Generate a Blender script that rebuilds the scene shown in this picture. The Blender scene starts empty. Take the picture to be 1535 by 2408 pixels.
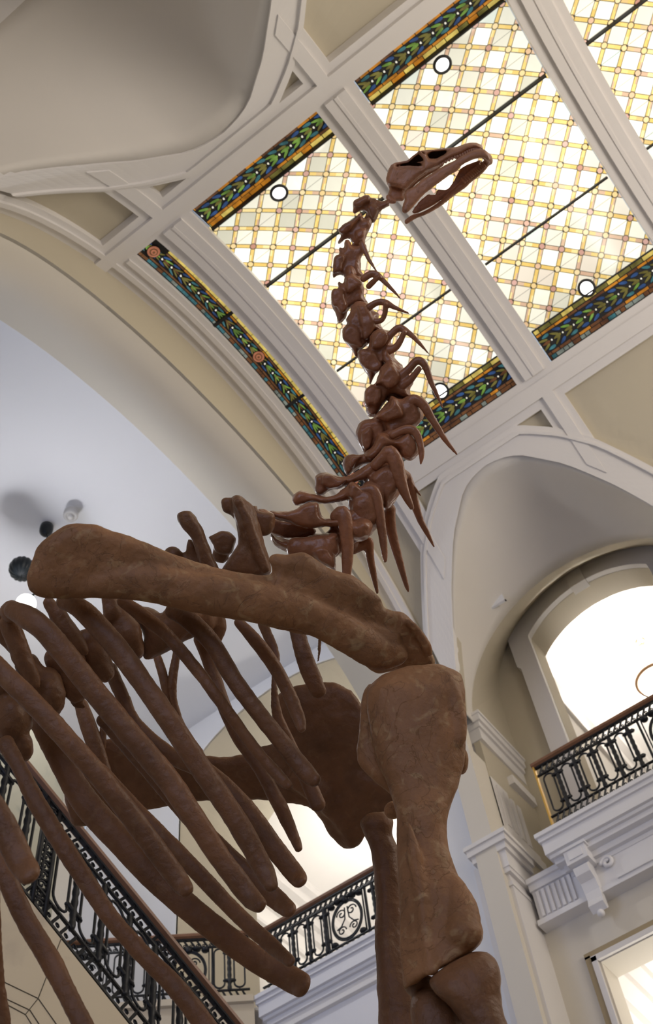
import bpy, bmesh, math, random
import numpy as np
from mathutils import Vector, Matrix, Euler

S = bpy.context.scene
COL = S.collection
random.seed(7)
PI = math.pi
CZ = 1.5            # eye height: all room coordinates below are relative to the eye, CZ lifts them onto the floor

# ------------------------------------------------------------------ camera
F = 2658.0
CX, CY = 767.5, 1204.0
ROT = Matrix(((0.59505359, 0.64936511, 0.47353582),
              (-0.79887013, 0.5423183, 0.26018719),
              (-0.08785066, -0.53311895, 0.84146684)))   # columns: image right, image down, forward
cam = bpy.data.cameras.new('camera')
camo = bpy.data.objects.new('camera', cam)
COL.objects.link(camo)
m = Matrix.Identity(4)
for i in range(3):
    m[i][0] = ROT[i][0]
    m[i][1] = -ROT[i][1]
    m[i][2] = -ROT[i][2]
m[2][3] = CZ
camo.matrix_world = m
cam.sensor_fit = 'VERTICAL'
cam.sensor_height = 36.0
cam.lens = F / 2408.0 * 36.0
cam.clip_end = 200
cam.dof.use_dof = True
cam.dof.focus_distance = 4.3
cam.dof.aperture_fstop = 5.6
S.camera = camo

# ------------------------------------------------------------------ world, light, exposure
w = bpy.data.worlds.new('world')
S.world = w
w.use_nodes = True
w.node_tree.nodes['Background'].inputs[0].default_value = (0.75, 0.85, 1.0, 1)
w.node_tree.nodes['Background'].inputs[1].default_value = 0.6
S.view_settings.view_transform = 'Standard'
S.view_settings.look = 'None'
S.view_settings.gamma = 1.0
S.view_settings.use_curve_mapping = False
S.view_settings.exposure = 0.0


def area_light(name, loc, target, sx, sy, energy, color):
    l = bpy.data.lights.new(name, 'AREA')
    l.shape = 'RECTANGLE'
    l.size, l.size_y = sx, sy
    l.energy = energy
    l.color = color
    o = bpy.data.objects.new(name, l)
    COL.objects.link(o)
    o.location = Vector(loc) + Vector((0, 0, CZ))
    d = Vector(target) - Vector(loc)
    o.rotation_euler = d.to_track_quat('-Z', 'Y').to_euler()
    return o


# added fill behind the camera and on the left, standing in for unseen daylight
area_light('fill_light_back', (5.2, -8.6, 8.5), (5.2, 1.0, 14.5), 7.0, 5.0, 960, (1.0, 0.915, 0.835))
area_light('fill_light_side', (-3.8, -1.0, 3.0), (9.3, 2.0, 7.0), 6.0, 5.0, 175, (0.58, 0.68, 1.0))
# cold daylight from the tall stair windows on the left
area_light('daylight_stair_windows', (-1.3, 7.2, 5.5), (9.3, 5.5, 7.5), 3.6, 6.0, 290, (0.50, 0.61, 1.0))

# ------------------------------------------------------------------ helpers: objects


def tag(o, label=None, cat=None, group=None, kind=None):
    if label: o['label'] = label
    if cat: o['category'] = cat
    if group: o['group'] = group
    if kind: o['kind'] = kind
    return o


def root(name, loc, label=None, cat=None, group=None, kind=None):
    o = bpy.data.objects.new(name, None)
    o.empty_display_size = 0.2
    COL.objects.link(o)
    o.location = Vector(loc) + Vector((0, 0, CZ))
    return tag(o, label, cat, group, kind)


def world_loc(o):
    v = Vector((0, 0, 0))
    while o is not None:
        v += o.location
        o = o.parent
    return v


GS = 1.0     # size factor of the part of the building now being laid out


class MB:
    """collects shapes in eye-relative room coordinates, then links them as one mesh object"""

    def __init__(s):
        s.v = []
        s.f = []
        s.mi = []

    def add(s, vs, fs, mi=0):
        k = len(s.v)
        s.v += [(p[0] * GS, p[1] * GS, p[2] * GS) for p in vs]
        for f in fs:
            s.f.append([i + k for i in f])
            s.mi.append(mi)

    def box(s, x0, x1, y0, y1, z0, z1, mi=0):
        vs = [(x, y, z) for x in (x0, x1) for y in (y0, y1) for z in (z0, z1)]
        s.add(vs, [(0, 1, 3, 2), (4, 6, 7, 5), (0, 4, 5, 1), (2, 3, 7, 6), (0, 2, 6, 4), (1, 5, 7, 3)], mi)

    def obox(s, o, ax, ay, az, mi=0):
        """oriented box from corner o along three vectors"""
        o, ax, ay, az = map(Vector, (o, ax, ay, az))
        vs = [o + ax * i + ay * j + az * k for i in (0, 1) for j in (0, 1) for k in (0, 1)]
        s.add(vs, [(0, 1, 3, 2), (4, 6, 7, 5), (0, 4, 5, 1), (2, 3, 7, 6), (0, 2, 6, 4), (1, 5, 7, 3)], mi)

    def grid(s, rows, mi=0, close=False):
        n = len(rows[0])
        vs = [p for r in rows for p in r]
        fs = []
        for i in range(len(rows) - 1):
            for j in range(n - 1 if not close else n):
                a = i * n + j
                b = i * n + (j + 1) % n
                fs.append((a, b, b + n, a + n))
        s.add(vs, fs, mi)

    def shell(s, rows, off, mi=0):
        """grid given thickness: off(p) -> moved point; closed around the border"""
        n = len(rows[0]); k = len(rows)
        top = [p for r in rows for p in r]
        bot = [off(p) for p in top]
        N = len(top)
        fs = []
        for i in range(k - 1):
            for j in range(n - 1):
                a = i * n + j
                fs.append((a, a + 1, a + 1 + n, a + n))
                fs.append((N + a, N + a + n, N + a + 1 + n, N + a + 1))
        for j in range(n - 1):
            fs.append((j, N + j, N + j + 1, j + 1))
            a = (k - 1) * n + j
            fs.append((a, a + 1, N + a + 1, N + a))
        for i in range(k - 1):
            a = i * n
            fs.append((a, a + n, N + a + n, N + a))
            a = i * n + n - 1
            fs.append((a, N + a, N + a + n, a + n))
        s.add(top + bot, fs, mi)

    def tube(s, pts, r, n=8, mi=0, closed=False, flat=None):
        pts = [Vector(p) for p in pts]
        m_ = len(pts)
        rs = r if isinstance(r, (list, tuple)) else [r] * m_
        rows = []
        prev = None
        for i, p in enumerate(pts):
            if closed:
                t = pts[(i + 1) % m_] - pts[i - 1]
            else:
                t = pts[min(i + 1, m_ - 1)] - pts[max(i - 1, 0)]
            t.normalize()
            if prev is None:
                a = t.orthogonal().normalized()
            else:
                a = (prev - t * prev.dot(t))
                if a.length < 1e-6: a = t.orthogonal()
                a.normalize()
            prev = a
            b = t.cross(a)
            rows.append([p + (a * math.cos(q) + b * math.sin(q)) * rs[i] for q in [2 * PI * j / n for j in range(n)]])
        if closed: rows.append(rows[0])
        k = len(s.v)
        s.grid(rows, mi, True)
        if not closed:
            s.f.append([k + j for j in range(n)][::-1]); s.mi.append(mi)
            e = k + (len(rows) - 1) * n
            s.f.append([e + j for j in range(n)]); s.mi.append(mi)

    def lathe(s, c, axis, prof, n=20, mi=0):
        """prof: (radius, height along axis)"""
        c = Vector(c); axis = Vector(axis).normalized()
        a = axis.orthogonal().normalized(); b = axis.cross(a)
        rows = [[c + axis * h + (a * math.cos(q) + b * math.sin(q)) * max(r, 1e-4) for q in [2 * PI * j / n for j in range(n)]] for r, h in prof]
        s.grid(rows, mi, True)

    def ball(s, c, r, n=12, mi=0, sq=(1, 1, 1)):
        c = Vector(c)
        rows = []
        for i in range(n + 1):
            t = PI * i / n
            rows.append([c + Vector((r * sq[0] * max(math.sin(t), 1e-3) * math.cos(q), r * sq[1] * max(math.sin(t), 1e-3) * math.sin(q), -r * sq[2] * math.cos(t))) for q in [2 * PI * j / (n * 2) for j in range(n * 2)]])
        s.grid(rows, mi, True)

    def build(s, name, mat, parent=None, smooth=False, origin=None):
        me = bpy.data.meshes.new(name)
        o = bpy.data.objects.new(name, me)
        COL.objects.link(o)
        off = Vector((0, 0, CZ))
        if parent is not None:
            o.parent = parent
            off = off - world_loc(parent)
        if origin is not None:
            og = Vector(origin) + Vector((0, 0, CZ)) - (world_loc(parent) if parent is not None else Vector((0, 0, 0)))
            o.location = og
            off = off - og
        ov = (off.x, off.y, off.z)
        me.from_pydata([(p[0] + ov[0], p[1] + ov[1], p[2] + ov[2]) for p in s.v], [], s.f)
        mats = mat if isinstance(mat, (list, tuple)) else [mat]
        for q in mats: me.materials.append(q)
        if len(mats) > 1:
            for p, i in zip(me.polygons, s.mi): p.material_index = i
        bm = bmesh.new(); bm.from_mesh(me)
        bmesh.ops.recalc_face_normals(bm, faces=bm.faces)
        bm.to_mesh(me); bm.free()
        if smooth:
            for p in me.polygons: p.use_smooth = True
        me.update()
        return o


def structure(mb, name, mat, smooth=False, parent=None):
    o = mb.build(name, mat, parent, smooth)
    if parent is None: o['kind'] = 'structure'
    return o


# ------------------------------------------------------------------ helpers: materials

def new_mat(name):
    mt = bpy.data.materials.new(name)
    mt.use_nodes = True
    nt = mt.node_tree
    return mt, nt, nt.nodes['Principled BSDF'], nt.nodes, nt.links


def paint(name, rgb, rough=0.6, var=0.06, scale=3.0, bump=0.0, metal=0.0):
    mt, nt, b, N, L = new_mat(name)
    tc = N.new('ShaderNodeTexCoord')
    no = N.new('ShaderNodeTexNoise'); no.inputs['Scale'].default_value = scale; no.inputs['Detail'].default_value = 6
    L.new(tc.outputs['Object'], no.inputs['Vector'])
    mx = N.new('ShaderNodeMix'); mx.data_type = 'RGBA'
    mx.inputs[6].default_value = tuple(c * (1 - var) for c in rgb) + (1,)
    mx.inputs[7].default_value = tuple(min(1, c * (1 + var)) for c in rgb) + (1,)
    L.new(no.outputs['Fac'], mx.inputs[0])
    L.new(mx.outputs[2], b.inputs['Base Color'])
    b.inputs['Roughness'].default_value = rough
    b.inputs['Metallic'].default_value = metal
    if bump:
        n2 = N.new('ShaderNodeTexNoise'); n2.inputs['Scale'].default_value = 60; n2.inputs['Detail'].default_value = 4
        L.new(tc.outputs['Object'], n2.inputs['Vector'])
        bp = N.new('ShaderNodeBump'); bp.inputs['Strength'].default_value = bump; bp.inputs['Distance'].default_value = 0.01
        L.new(n2.outputs['Fac'], bp.inputs['Height']); L.new(bp.outputs['Normal'], b.inputs['Normal'])
    return mt


def glow(name, rgb, strength, base=None, var=0.0, scale=8):
    mt, nt, b, N, L = new_mat(name)
    b.inputs['Base Color'].default_value = tuple(base or rgb) + (1,)
    b.inputs['Roughness'].default_value = 0.25
    b.inputs['Emission Strength'].default_value = strength
    if var:
        tc = N.new('ShaderNodeTexCoord')
        no = N.new('ShaderNodeTexNoise'); no.inputs['Scale'].default_value = scale
        L.new(tc.outputs['Object'], no.inputs['Vector'])
        mr = N.new('ShaderNodeMapRange'); mr.inputs[1].default_value = 0.3; mr.inputs[2].default_value = 0.7
        mr.inputs[3].default_value = 1 - var; mr.inputs[4].default_value = 1 + var
        L.new(no.outputs['Fac'], mr.inputs[0])
        vm = N.new('ShaderNodeVectorMath'); vm.operation = 'SCALE'
        vm.inputs[0].default_value = rgb
        L.new(mr.outputs[0], vm.inputs['Scale'])
        L.new(vm.outputs[0], b.inputs['Emission Color'])
    else:
        b.inputs['Emission Color'].default_value = tuple(rgb) + (1,)
    return mt


WHITE = paint('white_trim_paint', (0.72, 0.69, 0.66), 0.5, 0.02)
PLASTER = paint('cream_plaster', (0.66, 0.62, 0.56), 0.7, 0.03, 1.2)
BEIGE = paint('beige_panel_paint', (0.50, 0.445, 0.335), 0.7, 0.03, 1.5)
SOFFIT = paint('soffit_paint', (0.60, 0.55, 0.46), 0.7, 0.03, 1.5)
HALLWHITE = paint('stair_hall_white_paint', (0.74, 0.74, 0.75), 0.7, 0.02, 1.0)
WALLP = paint('wall_cream_paint', (0.66, 0.61, 0.52), 0.65, 0.03, 1.0)
IRON = paint('black_wrought_iron', (0.009, 0.010, 0.013), 0.42, 0.25, 30, metal=0.0)
IRON.node_tree.nodes['Principled BSDF'].inputs['Specular IOR Level'].default_value = 0.35
WOOD = paint('brown_handrail_wood', (0.20, 0.095, 0.05), 0.4, 0.25, 14)
BRASS = paint('brass_edge', (0.75, 0.46, 0.10), 0.35, 0.1, 10, metal=0.6)
BRONZE = paint('bronze_lamp_ring', (0.42, 0.26, 0.15), 0.4, 0.1, 10, metal=0.7)
FLOORM = paint('pale_stone_floor', (0.40, 0.36, 0.31), 0.4, 0.08, 2.0)
BLACKM = paint('black_lead', (0.012, 0.012, 0.012), 0.6, 0.1, 10)
DARKMETAL = paint('dark_painted_metal', (0.006, 0.008, 0.009), 0.4, 0.2, 25)
DARKMETAL.node_tree.nodes['Principled BSDF'].inputs['Specular IOR Level'].default_value = 0.3
STEEL = paint('dark_mount_steel', (0.05, 0.05, 0.05), 0.4, 0.1, 10, metal=0.5)


def marble_mat(name, rgb, vein, scale=1.6):
    mt, nt, b, N, L = new_mat(name)
    tc = N.new('ShaderNodeTexCoord')
    no = N.new('ShaderNodeTexNoise'); no.inputs['Scale'].default_value = scale; no.inputs['Detail'].default_value = 9
    no.inputs['Distortion'].default_value = 1.2
    L.new(tc.outputs['Object'], no.inputs['Vector'])
    cr = N.new('ShaderNodeValToRGB')
    e = cr.color_ramp.elements
    e[0].position = 0.30; e[0].color = tuple(vein) + (1,)
    e[1].position = 0.48; e[1].color = tuple(rgb) + (1,)
    L.new(no.outputs['Fac'], cr.inputs[0])
    L.new(cr.outputs[0], b.inputs['Base Color'])
    b.inputs['Roughness'].default_value = 0.3
    return mt


MARBLE = marble_mat('cream_marble', (0.52, 0.45, 0.34), (0.40, 0.34, 0.27))
GREYMARBLE = marble_mat('grey_green_marble', (0.40, 0.38, 0.29), (0.24, 0.25, 0.21), 2.2)

# ------------------------------------------------------------------ hall: barrel vault with coffers, ribs, skylight openings
XC, ZV, RV = 5.17, 9.148, 4.42
XL, XR, YE, YS = 0.98, 9.36, 4.0, -9.0
BEAM0, BEAM1 = 2.17, 2.54
RIBS = (3.045, 0.692, -1.658, -4.0, -6.35)


def vp(x, y, dr=0.0):
    s = max(-0.95, min(0.95, (x - XC) / RV)); c = math.sqrt(1 - s * s)
    return (XC + (RV + dr) * s, y, ZV + (RV + dr) * c)


def out_by(t):
    def f(p):
        dx, dz = p[0] - XC, p[2] - ZV
        r = math.hypot(dx, dz)
        return (p[0] + dx / r * t, p[1], p[2] + dz / r * t)
    return f


def interp(tab, v):
    v = abs(v)
    for (a, fa), (b, fb) in zip(tab, tab[1:]):
        if v <= b:
            k = (v - a) / (b - a)
            return fa + (fb - fa) * k
    return tab[-1][1]


LUN = [(0, 2.71), (.2, 2.73), (.43, 2.80), (.86, 3.12), (1.25, 3.52), (1.66, 3.99), (1.85, 4.19)]
COF = [(0, 2.36), (.35, 2.42), (.65, 2.55), (.99, 2.76), (1.33, 3.05), (1.82, 3.64), (2.25, 4.19)]
BAY = 1.86


def lin(a, b, n):
    return [a + (b - a) * i / n for i in range(n + 1)]


def patch(mb, side, d0, d1, ys, dr, thick, n=10, mi=0):
    rows = []
    for y in ys:
        a = d0(y) if callable(d0) else d0
        b = d1(y) if callable(d1) else d1
        b = max(b, a + 0.001)
        rows.append([vp(XC + side * d, y, dr) for d in lin(a, b, n)])
    mb.shell(rows, out_by(thick), mi)


def lun_d(y):
    return interp(LUN, y - BAY) if abs(y - BAY) < 1.85 else 4.19


def cof_d(y):
    return interp(COF, y - BAY)


mb = MB()
ysall = lin(YS, -0.1, 12) + lin(0.0, 3.72, 40)[0:] + [YE]
for side in (-1, 1):
    patch(mb, side, BEAM0, lun_d, ysall, 0.09, 0.15, 12)
structure(mb, 'ceiling', BEIGE)

mb = MB()
for side in (-1, 1):
    patch(mb, side, BEAM0, BEAM1, [YS, YE], 0.0, 0.12, 4)
    patch(mb, side, BEAM0 + .10, BEAM1 - .10, [YS, YE], -0.035, 0.05, 4)
    for r in RIBS:
        patch(mb, side, BEAM1 - .01, lun_d, lin(r - .178, r + .178, 8), 0.0, 0.12, 16)
        patch(mb, side, BEAM1 - .12, lambda y: lun_d(y) - .12, lin(r - .075, r + .075, 4), -0.035, 0.05, 16)
    patch(mb, side, BEAM1 - .01, 4.19, [3.77, YE], 0.0, 0.12, 12)
    patch(mb, side, 0.0, 4.19, [3.84, 3.90], -0.035, 0.06, 24)
    ysl = [BAY + 1.85 * math.sin(q) for q in lin(-PI / 2, PI / 2, 48)]
    patch(mb, side, lambda y: max(BEAM1 - .02, cof_d(y)), lun_d, ysl, -0.022, 0.14, 10)
    patch(mb, side, lambda y: max(BEAM1 - .02, cof_d(y)) + .07, lambda y: max(BEAM1 - .02, cof_d(y)) + .11, ysl, -0.05, 0.05, 2)
o = structure(mb, 'trim_1', WHITE)
o['label'] = 'white moulded ribs and bands of the vaulted ceiling'
mb = MB()
for r in RIBS:
    for side in (-1, 1):
        patch(mb, side, 0.0, BEAM0 + .02, [r - .257, r + .257], 0.0, 0.14, 14)
        patch(mb, side, 0.0, BEAM0 + .02, [r - .14, r + .14], -0.04, 0.06, 14)
        patch(mb, side, 0.0, BEAM0 + .02, [r - .02, r + .02], -0.05, 0.02, 14)
for side in (-1, 1):
    patch(mb, side, 0.0, BEAM0 + .02, [3.627, YE], 0.0, 0.14, 14)
    patch(mb, side, 0.0, BEAM0 + .02, [3.70, 3.76], -0.03, 0.04, 14)
structure(mb, 'trim_2', WHITE)

# lunette shells, side walls with their arched niches
KR = 1.05
WA_Y, WA_Z, WA_R = 1.80, 10.05, 1.75
BK_Y, BK_Z, BK_R, BK_X = 1.86, 11.30, 1.62, 10.4


def lunette(side, xw, yc, zc, r):
    mb = MB()
    rows = []
    for t in lin(0, 1, 10):
        row = []
        for s in lin(-1, 1, 48):
            q = s * PI / 2
            y = BAY + 1.85 * math.sin(q)
            a = Vector(vp(XC + side * lun_d(y), y, -0.005))
            b = Vector((xw, yc + r * math.sin(q), zc + r * math.cos(q)))
            row.append(a.lerp(b, t) + Vector((0, 0, 0.08 * math.sin(PI * t) * math.cos(q))))
        rows.append(row)
    mb.shell(rows, lambda p: (p[0] + side * .03, p[1], p[2] + .1))
    return mb


XNR, XNL = 9.30 * KR, 0.20
structure(lunette(-1, XNL, 1.86, 10.6, 1.84), 'ceiling_lunette_left', PLASTER, True)
structure(lunette(1, XNR, WA_Y * KR, WA_Z * KR, WA_R * KR), 'ceiling_lunette_right', PLASTER, True)


def niche(xa, A, xb, B, mat, name, zb):
    """splayed reveal from one arch (centre y, centre z, radius) to another, with straight jambs below"""
    mb = MB()
    rows = []
    for t in (0, 0.33, 0.66, 1):
        x = xa + (xb - xa) * t
        yc, zc, r = [a + (b - a) * t for a, b in zip(A, B)]
        rows.append([(x, yc - r, zb)] + [(x, yc + r * math.sin(q), zc + r * math.cos(q)) for q in lin(-PI / 2, PI / 2, 40)] + [(x, yc + r, zb)])
    cen = (WA_Y, 9.0)

    def grow(p):
        dy, dz = p[1] - cen[0], max(0.0, p[2] - cen[1])
        l = math.hypot(dy, dz) or 1
        return (p[0], p[1] + dy / l * .10, p[2] + dz / l * .10)
    mb.shell(rows, grow)
    return structure(mb, name, mat, False)


GS = KR
niche(9.30, (WA_Y, WA_Z, WA_R), BK_X, (BK_Y, BK_Z, BK_R + .04), BEIGE, 'wall_right_niche', -1.5)
GS = 1.0
niche(XNL, (1.86, 10.6, 1.84), -1.2, (1.9, 11.6, 1.7), SOFFIT, 'wall_left_niche', 8.0)
mb = MB()
mb.box(XR, 11.0, YS, WA_Y - WA_R - .05, -1.5, 9.9)
mb.box(XR, 11.0, 3.74, YE, -1.5, 9.9)
mb.box(XR, 9.5, YS, WA_Y - WA_R - .05, 9.9, 10.6)
mb.box(XR, 9.5, 3.74, YE, 9.9, 10.6)
structure(mb, 'wall_right', WALLP)
mb = MB()
mb.box(-1.3, XL, YS, WA_Y - WA_R - .1, 8.5, 10.62)
mb.box(-1.3, XL, 3.74, YE, 8.5, 10.62)
mb.box(-1.4, -1.2, YS, 4.4, 8.0, 13.8)
mb.box(-4.3, -4.1, YS, 5.0, -1.5, 8.7)
mb.box(-4.2, XL, 4.6, 4.8, -1.5, 8.7)
structure(mb, 'wall_left', WALLP)
mb = MB(); mb.box(-4.2, -1.2, YS, 4.8, 8.5, 8.7); structure(mb, 'ceiling_aisle', WALLP)
mb = MB(); mb.box(-4.3, 11.2, YS - .3, YS, -1.5, 14); structure(mb, 'wall_back', WALLP)
mb = MB(); mb.box(-4.4, 17, YS - .3, 11, -1.6, -1.5); structure(mb, 'floor', FLOORM)


def opening_ring(mb, x0, x1, yc, zc, rin, rout, zb, n=90, mi=0):
    """arched ring of wall between two radius functions of the angle, with legs down to zb"""
    rows = []
    for q in lin(-PI / 2, PI / 2, n):
        s, c = math.sin(q), math.cos(q)
        a, b = rin(q), rout(q)
        rows.append([(x0, yc + a * s, zc + a * c), (x0, yc + b * s, zc + b * c)])
    mb.shell(rows, lambda p: (x1, p[1], p[2]), mi)
    a, b = rin(PI / 2), rout(PI / 2)
    for g in (-1, 1):
        y0, y1 = sorted((yc + g * a, yc + g * b))
        mb.box(min(x0, x1), max(x0, x1), y0, y1, zb, zc, mi)


mb = MB()
opening_ring(mb, XNL - .12, XNL + .03, 1.86, 10.6, lambda q: 1.66, lambda q: 1.85, 9.0)
structure(mb, 'trim_4', WHITE)
OPZ = 11.26
GS = KR


def r_open(q): return min(1.308, .95 / max(1e-3, abs(math.sin(q))))
def r_trim(q):
    s, c = max(1e-3, abs(math.sin(q))), math.cos(q)
    r = min(1.65, 1.25 / s)
    return r if r * c > .44 else min(r, 1.205 / s)


mb = MB()
opening_ring(mb, BK_X, BK_X + .4, BK_Y, OPZ, r_open, lambda q: 1.85, 7.6)
structure(mb, 'wall_right_gallery', BEIGE)
mb = MB()
opening_ring(mb, BK_X - .09, BK_X + .02, BK_Y, OPZ, lambda q: r_open(q) + .002, r_trim, 7.9)
mb.box(BK_X - .14, BK_X + .02, BK_Y - .12, BK_Y + .12, OPZ + 1.25, OPZ + 1.68)
structure(mb, 'trim_3', WHITE)

# gallery behind the right arch
GW = paint('gallery_white_paint', (0.80, 0.77, 0.73), 0.6, 0.02)
mb = MB()
mb.box(10.8, 15, 3.12, 3.3, 7.6, 13.1)
mb.box(15, 15.2, -1.4, 3.3, 7.6, 13.1)
mb.box(10.8, 15, -1.6, -1.4, 7.6, 13.1)
structure(mb, 'wall_gallery_right', GW)
mb = MB(); mb.box(10.7, 15.2, -1.6, 3.3, 13.1, 13.25); structure(mb, 'ceiling_gallery_right', GW)
mb = MB()
for k, (dy, z0, z1) in enumerate(((.30, 12.95, 13.1), (.22, 12.80, 12.95), (.10, 12.6, 12.8), (.05, 12.2, 12.26))):
    mb.box(10.82, 15, 3.12 - dy, 3.14, z0, z1)
structure(mb, 'trim_5', WHITE)

# balcony of the right arch: slab, cornice, frieze
mb = MB()
mb.box(9.35, 15, -1.4, 3.15, 7.55, 7.93)
structure(mb, 'floor_balcony_right', GW)
COR = paint('white_cornice_paint', (0.74, 0.73, 0.74), 0.45, 0.02)


def cornice_y(mb, xf, y0, y1, zt):
    """moulded cornice running along Y with its face towards -X; xf is the foremost edge"""
    for dx, a, b in ((0, -.05, 0), (.03, -.10, -.05), (.06, -.25, -.10), (.10, -.29, -.25), (.14, -.35, -.29), (.22, -.42, -.35), (.27, -.47, -.42)):
        mb.box(xf + dx, xf + .6, y0, y1 - dx * .6, zt + a, zt + b)


mb = MB()
cornice_y(mb, 9.05, -3, 3.17, 7.93)
structure(mb, 'trim_6', COR)
mb = MB()
mb.box(9.33, 9.93, -3, 3.47, 7.125, 7.59)
mb.box(9.29, 9.95, -3, 3.49, 7.11, 7.17)
mb.box(9.27, 9.9, -3, 2.55, 7.16, 7.20)
mb.box(9.30, 9.9, 2.95, 3.48, 7.52, 7.605)
mb.box(9.27, 9.85, 2.95, 3.485, 7.60, 7.66)
for k in range(7):
    y = 3.02 + k * .062
    mb.box(9.305, 9.36, y, y + .032, 7.20, 7.50)
structure(mb, 'trim_7', COR)

# wall with doorway below the balcony, bright room behind
GS = KR * .95
mb = MB()
mb.box(9.95, 10.3, 3.2, 3.75, -1.6, 7.7)
mb.box(9.95, 10.3, 0.2, 3.2, 6.9, 7.7)
mb.box(9.95, 10.3, -.1, 0.5, -1.6, 7.7)
structure(mb, 'wall_right_lower', WALLP)
DFR = paint('tan_door_edge', (0.36, 0.28, 0.16), 0.6, 0.05)
mb = MB()
mb.box(9.915, 9.96, 3.285, 3.345, -1.5, 7.0); mb.box(9.915, 9.962, .4, 3.345, 6.975, 7.035)
structure(mb, 'door_1', DFR)
mb = MB()
mb.box(9.90, 9.96, 3.22, 3.28, -1.5, 6.96); mb.box(9.90, 9.96, .4, 3.28, 6.91, 6.97)
structure(mb, 'trim_8', WHITE)
mb = MB()
mb.box(10.3, 15, 3.55, 3.7, -1.5, 7.5); mb.box(15, 15.2, -1.4, 3.7, -1.5, 7.5); mb.box(10.3, 15, -1.6, -1.4, -1.5, 7.5)
structure(mb, 'wall_lower_room', GW)
mb = MB(); mb.box(10.3, 15.2, -1.6, 3.7, 7.4, 7.54); structure(mb, 'ceiling_lower_room', GW)
mb = MB()
for dy, z0, z1 in ((.45, 7.28, 7.4), (.3, 7.16, 7.28), (.12, 7.0, 7.16)):
    mb.box(10.32, 15, 3.55 - dy, 3.56, z0, z1)
structure(mb, 'trim_9', WHITE)
GS = KR

# pilasters at the corner of the right niche
mb = MB()
mb.box(9.0, 9.5, 3.52, 3.80, -1.5, 7.45)
mb.box(9.04, 9.52, 3.56, 3.92, -1.5, 7.9)
for e, z0, z1 in ((.02, 7.45, 7.50), (.0, 7.50, 7.60), (.04, 7.60, 7.66), (.05, 7.66, 7.86), (.08, 7.86, 7.94), (.11, 7.94, 8.02), (.13, 8.02, 8.07)):
    mb.box(9.0 - e, 9.5, 3.53 - e, 3.78 + e, z0, z1)
mb.box(9.30, 10.1, 3.54, 3.9, 7.9, 9.2)
mb.box(9.25, 10.1, 3.50, 3.9, 8.25, 8.40)
mb.box(9.27, 10.0, 3.50, 3.86, 8.40, 8.44)
for k in range(4):
    mb.box(9.36 + k * .15, 9.44 + k * .15, 3.515, 3.56, 8.5, 9.1)
for e, z0, z1 in ((.02, 9.1, 9.16), (.0, 9.16, 9.42), (.03, 9.42, 9.48), (.05, 9.48, 9.66), (.03, 9.66, 9.80), (.09, 9.80, 9.98), (.12, 9.98, 10.06), (.15, 10.06, 10.16), (.17, 10.16, 10.2)):
    mb.box(9.36 - e * .8, 10.35, 3.60 - e, 3.85 + e * .5, z0, z1)
mb.box(9.8, 10.34, 3.46, 3.6, 9.42, 9.55)
structure(mb, 'trim_10', WHITE)

GS = 1.0

# ------------------------------------------------------------------ end arch and the stair hall beyond
EX, EA, EB, EZ, YF, YB = 5.35, 4.15, 2.25, 10.25, 4.0, 4.92


def ell(q): return (EX + EA * math.sin(q), EZ + EB * math.cos(q))


mb = MB()
rows = []
for q in lin(-PI / 2, PI / 2, 48):
    ix, iz = ell(q)
    ox = XC + 4.19 * math.sin(q)
    rows.append([(ix, YF, iz), vp(ox, YF, .05)])
mb.shell(rows, lambda p: (p[0], YF + .04, p[2]))
structure(mb, 'wall_end_face', BEIGE)
mb = MB()
rows = [[(ell(q)[0], y, ell(q)[1]) for q in lin(-PI / 2, PI / 2, 48)] for y in (YF + .002, YB)]
mb.shell(rows, lambda p: (p[0] + (p[0] - EX) * .03, p[1], p[2] + .12))
structure(mb, 'wall_end_soffit', SOFFIT, True)
mb = MB()
mb.box(XL - .3, EX - EA, YF, YB, -1.5, EZ)
mb.box(EX + EA, EX + EA + .3, YF, YB, -1.5, EZ)
mb.box(EX + EA + .02, 11.4, YF + .05, YB - .02, 7.4, 13.4)
structure(mb, 'wall_end_pier', HALLWHITE)
mb = MB()
rows = []
for q in lin(-PI / 2, PI / 2, 48):
    ix, iz = ell(q)
    rows.append([(EX + (ix - EX) * 1.01, YB, iz + .05), (EX + 5.6 * math.sin(q), YB, 14.2 if abs(q) < 1.3 else max(iz, 12))])
mb.shell(rows, lambda p: (p[0], YB - .04, p[2]))
structure(mb, 'wall_end_rear', HALLWHITE)

mb = MB()
rows = [[(x, y, 13.75 - .010 * (x - 5.2) ** 2 - .012 * (y - 7.3) ** 2) for x in lin(-1.5, 9.8, 24)] for y in lin(YB - .05, 10.8, 16)]
mb.shell(rows, lambda p: (p[0], p[1], p[2] + .1))
structure(mb, 'ceiling_stair_hall', HALLWHITE, True)
# right wall of the stair hall with an arched opening
AY, AZ, AA, AB = 6.6, 12.1, 1.9, 1.2
mb = MB()
rows = []
for q in lin(-PI / 2, PI / 2, 32):
    y, z = AY + AA * math.sin(q), AZ + AB * math.cos(q)
    rows.append([(9.5, y, z), (9.5, AY + 3.9 * math.sin(q), 13.9 if abs(q) < 1.45 else 12.1)])
mb.shell(rows, lambda p: (9.54, p[1], p[2]))
mb.box(9.5, 9.54, AY + AA, 10.6, 7.5, AZ); mb.box(9.5, 9.54, YB - .1, AY - AA, 7.5, AZ)
structure(mb, 'wall_stair_hall_right', HALLWHITE)
mb = MB()
rows = [[(x, AY - AA, 7.5)] + [(x, AY + AA * math.sin(q), AZ + AB * math.cos(q)) for q in lin(-PI / 2, PI / 2, 32)] + [(x, AY + AA, 7.5)] for x in (9.51, 11.3)]
mb.shell(rows, lambda p: (p[0], p[1] + (p[1] - AY) * .05, p[2] + .08))
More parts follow.
